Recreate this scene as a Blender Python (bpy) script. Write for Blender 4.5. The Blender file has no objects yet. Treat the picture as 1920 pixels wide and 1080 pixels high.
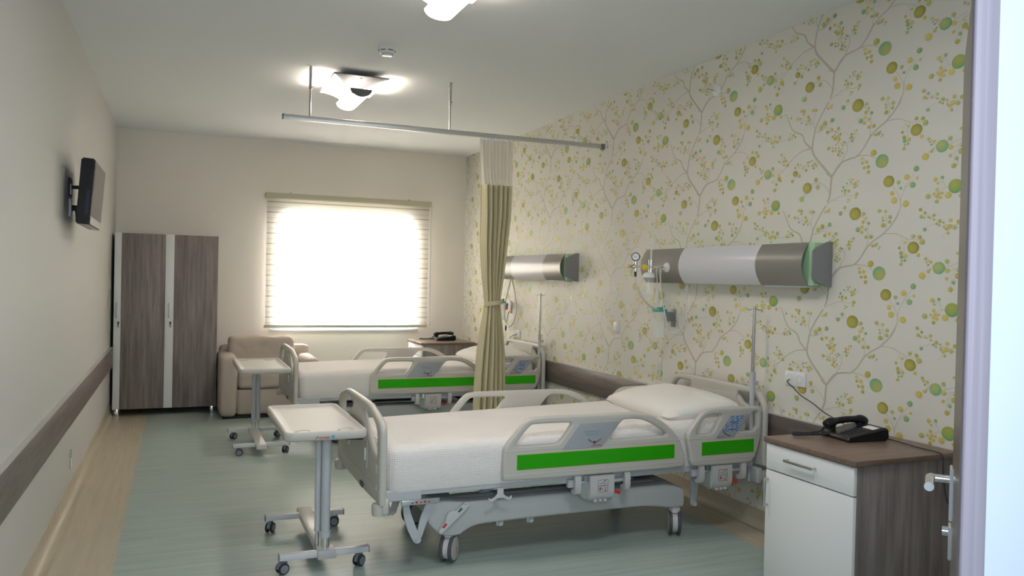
ORBS = "0.494,0.57,0.035,T;0.55,0.039,0.0168,o;0.626,0.016,0.0077,y;0.595,0.578,0.0108,y;0.622,0.576,0.0087,l;0.61,0.55,0.0088,o;0.583,0.551,0.0105,l;0.581,0.524,0.01,o;0.448,0.46,0.029,O;0.425,0.397,0.0119,y;0.411,0.36,0.0161,y;0.688,0.496,0.0063,y;0.707,0.496,0.0042,g;0.699,0.482,0.0056,g;0.726,0.478,0.0053,o;0.65,0.483,0.007,y;0.669,0.47,0.0098,l;0.685,0.47,0.0038,o;0.672,0.453,0.0072,o;0.654,0.457,0.0059,y;0.751,0.46,0.0072,g;0.759,0.44,0.007,y;0.738,0.442,0.008,g;0.738,0.427,0.008,y;0.713,0.436,0.0088,o;0.656,0.414,0.0105,l;0.663,0.397,0.007,y;0.716,0.393,0.0048,l;0.704,0.387,0.0052,l;0.717,0.378,0.0049,l;0.858,0.337,0.01,y;0.879,0.331,0.006,l;0.849,0.347,0.0056,y;0.387,0.449,0.0098,l;0.372,0.418,0.007,g;0.338,0.471,0.014,y;0.283,0.506,0.014,g;0.277,0.46,0.0075,y;0.302,0.428,0.0143,g;0.141,0.016,0.0287,G;0.216,0.061,0.008,l;0.21,0.045,0.0045,o;0.198,0.05,0.0042,y;0.186,0.045,0.0072,y;0.201,0.031,0.0053,g;0.189,0.009,0.0049,y;0.199,0.579,0.008,l;0.233,0.559,0.0168,y;0.099,0.047,0.0108,l;0.095,0.004,0.0114,y;0.097,0.546,0.0084,y;0.062,0.528,0.0087,g;0.076,0.495,0.0117,o;0.041,0.003,0.0048,o;0.039,0.56,0.0135,o;0.026,0.544,0.0072,o;0.172,0.441,0.0109,y;0.136,0.447,0.0081,g;0.16,0.422,0.006,l;0.064,0.399,0.0322,H;0.162,0.392,0.0084,y;0.212,0.363,0.0126,l;0.178,0.372,0.0063,y;0.154,0.373,0.0094,y;0.134,0.373,0.0066,y;0.164,0.358,0.008,y;0.145,0.353,0.0084,y;0.163,0.335,0.0091,o;0.101,0.36,0.015,y;0.036,0.352,0.0099,y;0.34,0.338,0.0161,y;0.253,0.302,0.0087,o;0.226,0.284,0.007,g;0.246,0.268,0.0091,l;0.23,0.261,0.0053,y;0.207,0.261,0.0049,l;0.195,0.257,0.0042,y;0.176,0.27,0.0078,l;0.175,0.248,0.0052,l;0.144,0.24,0.0091,o;0.16,0.228,0.0063,o;0.122,0.233,0.0045,g;0.145,0.22,0.0052,g;0.226,0.204,0.009,g;0.084,0.24,0.0093,y;0.09,0.212,0.0114,y;0.119,0.212,0.006,l;0.107,0.201,0.008,y;0.063,0.205,0.0101,l;0.043,0.231,0.0098,o;0.096,0.18,0.0067,l;0.291,0.174,0.0099,l;0.253,0.167,0.0098,o;0.238,0.143,0.0133,l;0.335,0.144,0.007,y;0.372,0.118,0.0074,o;0.289,0.117,0.0287,O;0.258,0.08,0.0095,y;0.361,0.091,0.0094,o;0.357,0.072,0.0095,g;0.333,0.076,0.0102,y;0.355,0.052,0.0056,o;0.336,0.055,0.006,g;0.36,0.035,0.0084,l;0.736,0.347,0.0094,l;0.766,0.317,0.0119,g;0.663,0.309,0.0332,O;0.605,0.305,0.0101,l;0.59,0.281,0.007,y;0.608,0.262,0.0096,y;0.569,0.253,0.008,g;0.641,0.222,0.0129,g;0.615,0.235,0.0095,y;0.587,0.222,0.007,l;0.615,0.207,0.0095,y;0.586,0.18,0.0088,l;0.553,0.181,0.0105,o;0.502,0.313,0.0102,l;0.462,0.308,0.008,y;0.481,0.278,0.0063,y;0.477,0.262,0.0063,l;0.475,0.237,0.0115,o;0.433,0.278,0.0098,l;0.436,0.253,0.0091,l;0.541,0.131,0.0066,o;0.523,0.136,0.0095,l;0.51,0.145,0.0049,l;0.493,0.125,0.0049,l;0.501,0.116,0.0038,l;0.798,0.207,0.01,l;0.818,0.194,0.006,y;0.804,0.183,0.0045,y;0.822,0.176,0.0044,l;0.782,0.174,0.0064,o;0.838,0.168,0.0068,o;0.819,0.155,0.0108,o;0.798,0.163,0.0096,y;0.79,0.145,0.0092,y;0.799,0.129,0.0056,y;0.814,0.119,0.0042,y;0.865,0.107,0.01,o;0.836,0.106,0.0048,l;0.834,0.088,0.0068,o;0.814,0.086,0.0056,l;0.815,0.101,0.0042,l;0.789,0.099,0.0052,y;0.77,0.092,0.0042,o;0.785,0.08,0.0088,l;0.795,0.063,0.0072,o;0.763,0.068,0.0059,o;0.78,0.054,0.0068,y;0.776,0.12,0.0045,y;0.76,0.128,0.0048,o;0.747,0.123,0.0056,g;0.762,0.109,0.0052,l;0.718,0.141,0.0032,g;0.703,0.145,0.0077,o;0.702,0.161,0.0063,o;0.685,0.158,0.0053,y;0.684,0.175,0.0045,y;0.668,0.178,0.0056,l;0.673,0.164,0.004,y;0.686,0.14,0.0044,y;0.697,0.125,0.008,l;0.845,0.261,0.012,g;1.119,0.316,0.0096,y;1.09,0.312,0.0052,l;1.084,0.287,0.0056,g;1.087,0.355,0.0088,y;1.065,0.351,0.0096,l;1.066,0.334,0.0064,o;1.03,0.312,0.0084,l;1.044,0.272,0.0076,l;1.026,0.289,0.01,y;1.017,0.295,0.008,y;1.011,0.268,0.0048,g;0.991,0.341,0.0092,y;0.967,0.339,0.0077,l;1.168,0.329,0.006,o;0.929,0.235,0.0132,l;0.899,0.253,0.0124,o;0.879,0.201,0.0098,o;0.845,0.209,0.0096,y;1.172,0.237,0.0056,y;1.148,0.225,0.0088,y;1.132,0.212,0.0077,g;1.183,0.217,0.0048,y;1.169,0.218,0.0032,l;1.181,0.203,0.0056,o;1.157,0.205,0.005,l;1.192,0.208,0.0036,l;0.023,0.122,0.0068,o;0.019,0.106,0.004,y;0.002,0.109,0.0028,l;1.217,0.098,0.0056,o;0.043,0.084,0.0068,l;0.024,0.073,0.0059,y;0.001,0.079,0.009,l;1.203,0.082,0.0072,o;0,0.058,0.0076,y;1.19,0.052,0.01,o;1.104,0.046,0.0068,o;1.082,0.043,0.004,y;1.095,0.026,0.0044,y;1.126,0.029,0.0072,l;1.064,0.022,0.0072,y;1.124,0.575,0.0168,O;1.036,0.005,0.0084,o;1.023,0.048,0.0064,y;1.009,0.05,0.0036,g;0.994,0.054,0.0036,g;1.016,0.027,0.006,l;0.988,0.026,0.006,o;0.968,0.032,0.01,l;0.955,0.02,0.0068,y;0.977,0.01,0.0072,g;1.09,0.558,0.0104,l;1.147,0.533,0.0099,l;1.024,0.482,0.0292,O;0.957,0.522,0.0116,o;0.943,0.48,0.0124,l;1.067,0.421,0.0144,L"
TWIGS = "0.87,0.373,0.0035;0.824,0.397,0.0031;0.749,0.415,0.0024;0.7,0.408,0.0021;0.668,0.412,0.002|0.824,0.392,0.0018;0.781,0.391,0.0011|0.744,0.415,0.0016;0.739,0.402,0.0011|0.728,0.451,0.0016;0.716,0.468,0.0014;0.682,0.469,0.0016;0.644,0.465,0.0014;0.623,0.472,0.0007|0.625,0.028,0.0016;0.609,0.017,0.0014;0.608,0.002,0.0012|0.7,0.407,0.0012;0.689,0.389,0.0007|0.424,0.435,0.0017;0.393,0.397,0.0018;0.375,0.363,0.0021;0.372,0.335,0.0031|0.386,0.439,0.0011;0.385,0.415,0.0009;0.39,0.396,0.0011|0.29,0.49,0.001;0.335,0.438,0.0018;0.365,0.381,0.0024;0.372,0.349,0.0031|0.287,0.458,0.0009;0.315,0.443,0.0014;0.343,0.42,0.0015|0.389,0.366,0.001;0.377,0.366,0.001|0.201,0.04,0.001;0.189,0.03,0.0012;0.17,0.025,0.0012|0.174,0.022,0.0014;0.2,0.008,0.0014;0.217,-0.008,0.0014|0.11,0.015,0.0014;0.077,0.025,0.0018;0.03,0.042,0.0021|0.097,0.039,0.0012;0.092,0.029,0.0014;0.077,0.025,0.0012|0.03,0.034,0.0015;0.066,-0.015,0.0014;0.088,-0.029,0.001|0.068,0.563,0.0009;0.073,0.547,0.0009;0.078,0.508,0.0009|0.114,0.397,0.0014;0.1,0.397,0.0014|0.146,0.383,0.0014;0.133,0.393,0.0015;0.114,0.397,0.0018|0.114,0.397,0.0014;0.126,0.418,0.0012;0.133,0.441,0.0009|0.126,0.418,0.0012;0.145,0.432,0.0014;0.159,0.437,0.001|0.155,0.424,0.0011;0.145,0.427,0.0011|0.197,0.362,0.0011;0.162,0.365,0.0009|0.235,0.346,0.0006;0.228,0.351,0.001|0.374,0.361,0.0028;0.372,0.323,0.0035;0.393,0.272,0.0042;0.419,0.239,0.0049;0.442,0.216,0.0056|0.359,0.332,0.0014;0.372,0.323,0.0018|0.442,0.193,0.0042;0.407,0.192,0.0028;0.364,0.179,0.0021;0.322,0.162,0.0018;0.257,0.153,0.0014|0.337,0.165,0.0014;0.305,0.144,0.0014|0.366,0.18,0.0014;0.349,0.15,0.0014;0.34,0.113,0.001;0.341,0.085,0.001|0.351,0.152,0.0011;0.363,0.146,0.0011;0.369,0.129,0.0011|0.242,0.297,0.0011;0.225,0.271,0.0014;0.202,0.269,0.0012;0.178,0.256,0.0017;0.153,0.241,0.0015;0.105,0.219,0.0021;0.072,0.218,0.0021;0.027,0.218,0.0021|0.217,0.214,0.0009;0.192,0.225,0.0014;0.158,0.23,0.0012|0.09,0.197,0.0014;0.097,0.188,0.001;0.122,0.17,0.0011;0.133,0.15,0.0007|0.751,0.325,0.0016;0.726,0.329,0.0016;0.704,0.327,0.0016|0.624,0.297,0.002;0.595,0.273,0.002;0.578,0.248,0.0017;0.571,0.198,0.0024;0.575,0.161,0.0028;0.579,0.128,0.0031|0.612,0.222,0.0012;0.589,0.213,0.0016;0.572,0.2,0.0014|0.829,0.533,0.0105;0.8,0.572,0.0104;0.768,0.597,0.0084;0.716,0.609,0.008;0.663,0.617,0.0063;0.617,0.655,0.0072;0.576,0.709,0.008;0.523,0.747,0.007;0.475,0.773,0.007;0.424,0.816,0.0063;0.395,0.857,0.0052;0.379,0.886,0.0046|0.663,0.036,0.0042;0.61,0.034,0.0035;0.573,0.026,0.0032;0.538,0.007,0.0021|0.576,0.128,0.0032;0.558,0.135,0.0021;0.533,0.141,0.0014|0.515,0.138,0.0011;0.497,0.127,0.001|0.46,0.207,0.0021;0.455,0.243,0.0018;0.458,0.279,0.0018;0.474,0.301,0.0014;0.49,0.308,0.0012|0.46,0.271,0.001;0.473,0.279,0.001|0.455,0.261,0.0011;0.445,0.272,0.0011|0.475,0.192,0.0035;0.444,0.194,0.0031;0.41,0.192,0.0028;0.373,0.183,0.0024|0.768,0.018,0.0042;0.732,0.075,0.0028;0.733,0.109,0.0021;0.712,0.133,0.0014|0.756,0.042,0.0012;0.774,0.066,0.0011;0.788,0.084,0.0012;0.804,0.125,0.001;0.813,0.143,0.0008|0.733,0.103,0.0016;0.754,0.118,0.0012;0.776,0.122,0.0007|0.795,0.087,0.0012;0.824,0.1,0.001;0.855,0.104,0.0008|0.012,0.364,0.002;-0.012,0.353,0.0036;-0.037,0.3,0.0056;-0.075,0.248,0.0064;-0.145,0.216,0.008;-0.169,0.17,0.008;-0.224,0.124,0.0104|0.875,0.367,0.0088;0.926,0.306,0.008;0.967,0.24,0.008;0.984,0.183,0.0088;0.993,0.123,0.0104;0.972,0.077,0.012;0.916,0.02,0.012;0.845,-0.05,0.0136|0.996,0.126,0.0064;1.068,0.12,0.0048;1.124,0.098,0.004;1.176,0.067,0.0036;1.225,0.03,0.0031;1.279,0.01,0.002;1.313,0.002,0.0016|0.003,0.03,0.0022;0.041,-0.02,0.0016;0.071,-0.044,0.0014|0.042,0.559,0.0012;0.055,0.53,0.0012;0.059,0.492,0.0014|0,0.102,0.0008;-0.001,0.081,0.0012;-0.046,0.067,0.0018|0.974,0.214,0.004;0.928,0.215,0.0032;0.897,0.229,0.0024;0.856,0.252,0.0016|0.897,0.226,0.002;0.87,0.223,0.0014;0.852,0.213,0.0016|0.969,0.228,0.0032;0.987,0.271,0.0028;0.978,0.311,0.0024;0.977,0.363,0.0016|0.99,0.27,0.0018;1.018,0.283,0.0016;1.057,0.293,0.0016;1.103,0.308,0.0012|1.057,0.295,0.0012;1.061,0.327,0.0012|0.885,0.343,0.0016;0.864,0.338,0.0011|0.848,0.332,0.001;0.84,0.316,0.0007|0.124,0.204,0.0022;0.049,0.205,0.0023;-0.017,0.204,0.0016;-0.07,0.217,0.0012;-0.093,0.233,0.0012|1.169,0.35,0.0016;1.185,0.312,0.002|0.97,0.055,0.0024;1.008,0.048,0.002;1.04,0.03,0.0016;1.073,-0.002,0.0016;1.101,-0.008,0.0012|1.046,0.033,0.0012;1.097,0.039,0.0012;1.125,0.032,0.0009|1.114,0.559,0.0012;1.137,0.537,0.0012|0.838,0.527,0.0104;0.842,0.491,0.0104;0.847,0.43,0.0104;0.864,0.385,0.0088|0.847,0.43,0.0028;0.871,0.463,0.0032;0.906,0.494,0.0024;0.949,0.505,0.0024;0.987,0.504,0.0016|0.987,0.494,0.0016;0.949,0.504,0.002|1.037,0.449,0.0012;1.053,0.432,0.0012|0.838,0.527,0.0136;0.877,0.553,0.0128|0.838,0.527,0.012;0.801,0.567,0.0104;0.767,0.597,0.0096"
import bpy, bmesh, math, random
from mathutils import Vector, Matrix, noise
random.seed(7)
C = bpy.context.scene.collection
PI = math.pi
SC = bpy.context.scene

# ------------------------------------------------------------------ materials
MATS = {}
def mat(name, col, rough=.5, metal=0., spec=.5, coat=0., alpha=1., trans=0., ior=1.45, emit=None, estr=0.):
    m = bpy.data.materials.new(name); m.use_nodes = True
    b = m.node_tree.nodes['Principled BSDF']
    b.inputs['Base Color'].default_value = (*col, 1)
    b.inputs['Roughness'].default_value = rough
    b.inputs['Metallic'].default_value = metal
    b.inputs['Specular IOR Level'].default_value = spec
    b.inputs['Coat Weight'].default_value = coat
    b.inputs['Alpha'].default_value = alpha
    b.inputs['Transmission Weight'].default_value = trans
    b.inputs['IOR'].default_value = ior
    if emit:
        b.inputs['Emission Color'].default_value = (*emit, 1)
        b.inputs['Emission Strength'].default_value = estr
    MATS[name] = m
    return m
def nodes(m): return m.node_tree.nodes, m.node_tree.links, m.node_tree.nodes['Principled BSDF']
def grain(m, c1, c2, scale, detail=6, rough=.6, lo=.3, hi=.7, bump=0.):
    N, L, b = nodes(m)
    tc = N.new('ShaderNodeTexCoord'); mp = N.new('ShaderNodeMapping'); mp.inputs['Scale'].default_value = scale
    nz = N.new('ShaderNodeTexNoise'); nz.inputs['Scale'].default_value = 1; nz.inputs['Detail'].default_value = detail
    nz.inputs['Roughness'].default_value = rough
    cr = N.new('ShaderNodeValToRGB')
    cr.color_ramp.elements[0].position = lo; cr.color_ramp.elements[1].position = hi
    cr.color_ramp.elements[0].color = (*c1, 1); cr.color_ramp.elements[1].color = (*c2, 1)
    L.new(tc.outputs['Object'], mp.inputs['Vector']); L.new(mp.outputs[0], nz.inputs['Vector'])
    L.new(nz.outputs['Fac'], cr.inputs['Fac']); L.new(cr.outputs['Color'], b.inputs['Base Color'])
    if bump:
        bp = N.new('ShaderNodeBump'); bp.inputs['Strength'].default_value = bump; bp.inputs['Distance'].default_value = .002
        L.new(nz.outputs['Fac'], bp.inputs['Height']); L.new(bp.outputs[0], b.inputs['Normal'])
    return m
def speck(m, scale, strength, dist=.001):
    N, L, b = nodes(m)
    tc = N.new('ShaderNodeTexCoord'); nz = N.new('ShaderNodeTexNoise'); nz.inputs['Scale'].default_value = scale
    nz.inputs['Detail'].default_value = 3
    bp = N.new('ShaderNodeBump'); bp.inputs['Strength'].default_value = strength; bp.inputs['Distance'].default_value = dist
    L.new(tc.outputs['Object'], nz.inputs['Vector']); L.new(nz.outputs['Fac'], bp.inputs['Height']); L.new(bp.outputs[0], b.inputs['Normal'])
    return m

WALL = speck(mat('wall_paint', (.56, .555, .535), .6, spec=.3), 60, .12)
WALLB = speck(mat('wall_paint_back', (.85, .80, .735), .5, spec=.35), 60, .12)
CEIL = speck(mat('ceiling_paint', (.80, .815, .83), .85, spec=.2), 80, .1)
WHITEW = mat('corridor_paint', (.50, .56, .62), .6)
PAPER = speck(mat('wallpaper', (.72, .695, .64), .5, spec=.4), 90, .1)
PRINT = mat('wallpaper_print', (1, 1, 1), .42, spec=.5)
N, L, b = nodes(PRINT); at_ = N.new('ShaderNodeAttribute'); at_.attribute_name = 'ink'; L.new(at_.outputs['Color'], b.inputs['Base Color'])
GREENF = grain(mat('lino_green', (.3, .4, .35), .36, spec=.45), (.295, .375, .35), (.395, .47, .435), (1.3, 26, 1), lo=.32, hi=.68)
BEIGEF = grain(mat('lino_beige', (.5, .43, .32), .36, spec=.45), (.425, .375, .28), (.525, .465, .36), (26, 1.6, 4), lo=.3, hi=.7)
WOOD = grain(mat('dark_laminate', (.15, .12, .11), .42), (.125, .103, .098), (.31, .268, .255), (26, 26, 1.5), 8, .65)
WOODX = grain(mat('dark_laminate_top', (.15, .12, .11), .32), (.13, .085, .062), (.215, .15, .115), (3, 45, 40), 8, .65)
RAILW = grain(mat('rail_laminate', (.13, .1, .09), .38), (.085, .066, .060), (.185, .148, .135), (26, 2.0, 26), 8, .65)
WHITEL = mat('white_laminate', (.80, .81, .82), .3)
GREYL = mat('grey_laminate', (.50, .51, .52), .4)
PLAST = speck(mat('bed_plastic', (.54, .52, .475), .38, spec=.5), 400, .06, .0005)
PLASTL = mat('light_plastic', (.56, .56, .55), .35)
PLASTC = mat('cover_plastic', (.47, .48, .48), .36)
LABELG = mat('label_grey', (.36, .385, .41), .4)
GREEN = mat('green_strip', (.022, .36, .002), .35, spec=.4)
GREENE = mat('strip_edge', (.5, .45, .1), .4)
BLUE = mat('blue_print', (.02, .16, .50), .4)
BLUEP = mat('pale_blue_print', (.16, .30, .42), .4)
RED = mat('red_print', (.55, .02, .03), .4)
GRNP = mat('green_print', (.01, .16, .07), .4)
INK = mat('dark_print', (.08, .08, .09), .4)
WHITEP = mat('white_print', (.75, .78, .8), .4)
METALG = mat('painted_metal', (.50, .52, .55), .35, spec=.5)
ALU = mat('aluminium', (.62, .62, .61), .38, metal=.75)
CHROME = mat('chrome', (.75, .74, .72), .14, metal=1)
STEEL = mat('brushed_steel', (.58, .56, .53), .25, metal=1)
ZINC = mat('zinc', (.50, .56, .55), .35, metal=.7)
BLACK = mat('black_plastic', (.009, .009, .012), .3, spec=.4)
BLACKM = mat('black_rubber', (.03, .032, .04), .55)
DKBLUE = mat('dark_blue_grip', (.01, .015, .045), .4)
TYRE = mat('grey_tyre', (.075, .08, .09), .5)
CASTG = mat('caster_grey', (.20, .23, .26), .4)
FORK = mat('caster_fork', (.62, .60, .59), .35)
HUB = mat('hub_disc', (.48, .47, .42), .4)
SCREEN = mat('tv_screen', (.05, .047, .042), .12, spec=.8)
TVGREY = mat('tv_bottom', (.2, .19, .18), .3)
TEAL = mat('teal_lid', (.05, .42, .33), .35)
YEL = mat('yellow_plastic', (.8, .6, .03), .4)
GLASS = mat('clear_plastic', (.9, .93, .92), .06, trans=.0, alpha=.17, spec=.8)
PANE = mat('window_glass', (.9, .95, 1), .02, alpha=.12)
FABRIC = speck(mat('sofa_fabric', (.46, .405, .355), .95, spec=.1), 350, .3, .002)
GAPSHADE = mat('shadow_gap', (.03, .03, .03), .9)
SHEET = mat('white_cotton', (.80, .765, .745), .85, spec=.15)
N, L, b = nodes(SHEET)          # waffle weave
tc = N.new('ShaderNodeTexCoord'); sp = N.new('ShaderNodeSeparateXYZ'); L.new(tc.outputs['Object'], sp.inputs[0])
def wv(out, k):
    mm = N.new('ShaderNodeMath'); mm.operation = 'MULTIPLY'; mm.inputs[1].default_value = k; L.new(out, mm.inputs[0])
    s = N.new('ShaderNodeMath'); s.operation = 'SINE'; L.new(mm.outputs[0], s.inputs[0]); return s.outputs[0]
a1 = wv(sp.outputs[0], 560); a2 = wv(sp.outputs[2], 560); a3 = wv(sp.outputs[1], 700)
ad = N.new('ShaderNodeMath'); ad.operation = 'MAXIMUM'; L.new(a1, ad.inputs[0]); L.new(a2, ad.inputs[1])
bp = N.new('ShaderNodeBump'); bp.inputs['Strength'].default_value = .34; bp.inputs['Distance'].default_value = .003
L.new(ad.outputs[0], bp.inputs['Height']); L.new(bp.outputs[0], b.inputs['Normal'])
LINEN = mat('pillow_cotton', (.82, .79, .75), .85, spec=.15)
CURT = speck(mat('curtain_fabric', (.62, .565, .375), .9, spec=.15), 500, .2, .001)
NET = mat('curtain_net', (.80, .76, .68), .9, alpha=.72, spec=.1)
VAL = mat('blind_valance', (.56, .53, .40), .5)
LAMPP = mat('lamp_plate', (.13, .135, .15), .4)
LGLASS = mat('lamp_glass', (.9, .88, .84), .3, emit=(1, .88, .76), estr=2.6)
LBULB = mat('lamp_tube', (1, 1, 1), .3, emit=(1, .9, .8), estr=12)
GREENB = mat('pale_green_body', (.38, .60, .36), .5)
PANELW = mat('panel_white', (.66, .66, .70), .22)
PANELG = mat('panel_grey', (.27, .255, .235), .33, metal=.25)
CAPG = speck(mat('cap_grey', (.25, .25, .26), .5), 400, .1)
SOCK = mat('socket_white', (.78, .78, .78), .35)
FRAMEW = mat('window_frame', (.75, .78, .8), .4)
SILL = mat('sill_marble', (.78, .8, .84), .3)
DOORW = grain(mat('door_laminate', (.1, .08, .07), .3), (.055, .042, .038), (.10, .08, .072), (30, 30, 1.5), 7)
JAMB = grain(mat('jamb_laminate', (.4, .38, .4), .25), (.20, .18, .215), (.27, .245, .285), (60, 60, .8), 4)
REDL = mat('red_lamp', (.8, .05, .03), .3, emit=(1, .1, .05), estr=1.5)

# blind: banded translucent fabric
BLIND = bpy.data.materials.new('blind_fabric'); BLIND.use_nodes = True
N = BLIND.node_tree.nodes; L = BLIND.node_tree.links
for n in list(N):
    if n.type == 'BSDF_PRINCIPLED': N.remove(n)
out = [n for n in N if n.type == 'OUTPUT_MATERIAL'][0]
tc = N.new('ShaderNodeTexCoord'); sp = N.new('ShaderNodeSeparateXYZ'); L.new(tc.outputs['Object'], sp.inputs[0])
md = N.new('ShaderNodeMath'); md.operation = 'MODULO'; md.inputs[1].default_value = .1205; L.new(sp.outputs[2], md.inputs[0])
dv = N.new('ShaderNodeMath'); dv.operation = 'DIVIDE'; dv.inputs[1].default_value = .1205; L.new(md.outputs[0], dv.inputs[0])
cr = N.new('ShaderNodeValToRGB'); cr.color_ramp.interpolation = 'LINEAR'
E = cr.color_ramp.elements
E[0].position = 0; E[0].color = (.42, .36, .26, 1); E[1].position = .10; E[1].color = (.86, .84, .80, 1)
for p, c in ((.42, (.80, .78, .74)), (.50, (.70, .66, .58)), (.56, (.86, .85, .82)), (.92, (.86, .84, .80)), (1.0, (.42, .36, .26))):
    e = E.new(p); e.color = (*c, 1)
L.new(dv.outputs[0], cr.inputs['Fac'])
d = N.new('ShaderNodeBsdfDiffuse'); t = N.new('ShaderNodeBsdfTranslucent'); mx = N.new('ShaderNodeMixShader'); mx.inputs[0].default_value = .6
L.new(cr.outputs[0], d.inputs[0]); L.new(cr.outputs[0], t.inputs[0]); L.new(d.outputs[0], mx.inputs[1]); L.new(t.outputs[0], mx.inputs[2])
L.new(mx.outputs[0], out.inputs[0])

# ------------------------------------------------------------------ helpers
def catmull(P, n=6, closed=False):
    P = [Vector(p) for p in P]; out = []; m = len(P)
    rng = range(m if closed else m - 1)
    for i in rng:
        if closed: a, b, c, d = P[(i-1) % m], P[i], P[(i+1) % m], P[(i+2) % m]
        else: a, b, c, d = P[max(i-1, 0)], P[i], P[i+1], P[min(i+2, m-1)]
        for k in range(n):
            t = k / n
            out.append(.5*((2*b)+(c-a)*t+(2*a-5*b+4*c-d)*t*t+(3*b-a-3*c+d)*t**3))
    if not closed: out.append(P[-1])
    return out
def chaikin(P, it=2):
    P = [tuple(p) for p in P]
    for _ in range(it):
        Q = []
        for i in range(len(P)):
            a, b = P[i], P[(i+1) % len(P)]
            Q.append((a[0]*.75+b[0]*.25, a[1]*.75+b[1]*.25)); Q.append((a[0]*.25+b[0]*.75, a[1]*.25+b[1]*.75))
        P = Q
    return P
def rrect(a0, a1, b0, b1, r, n=5):
    out = []
    for cx, cy, s in ((a1-r, b1-r, 0), (a0+r, b1-r, 1), (a0+r, b0+r, 2), (a1-r, b0+r, 3)):
        for k in range(n+1):
            t = (s + k/n)*PI/2; out.append((cx+r*math.cos(t), cy+r*math.sin(t)))
    return out

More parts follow.
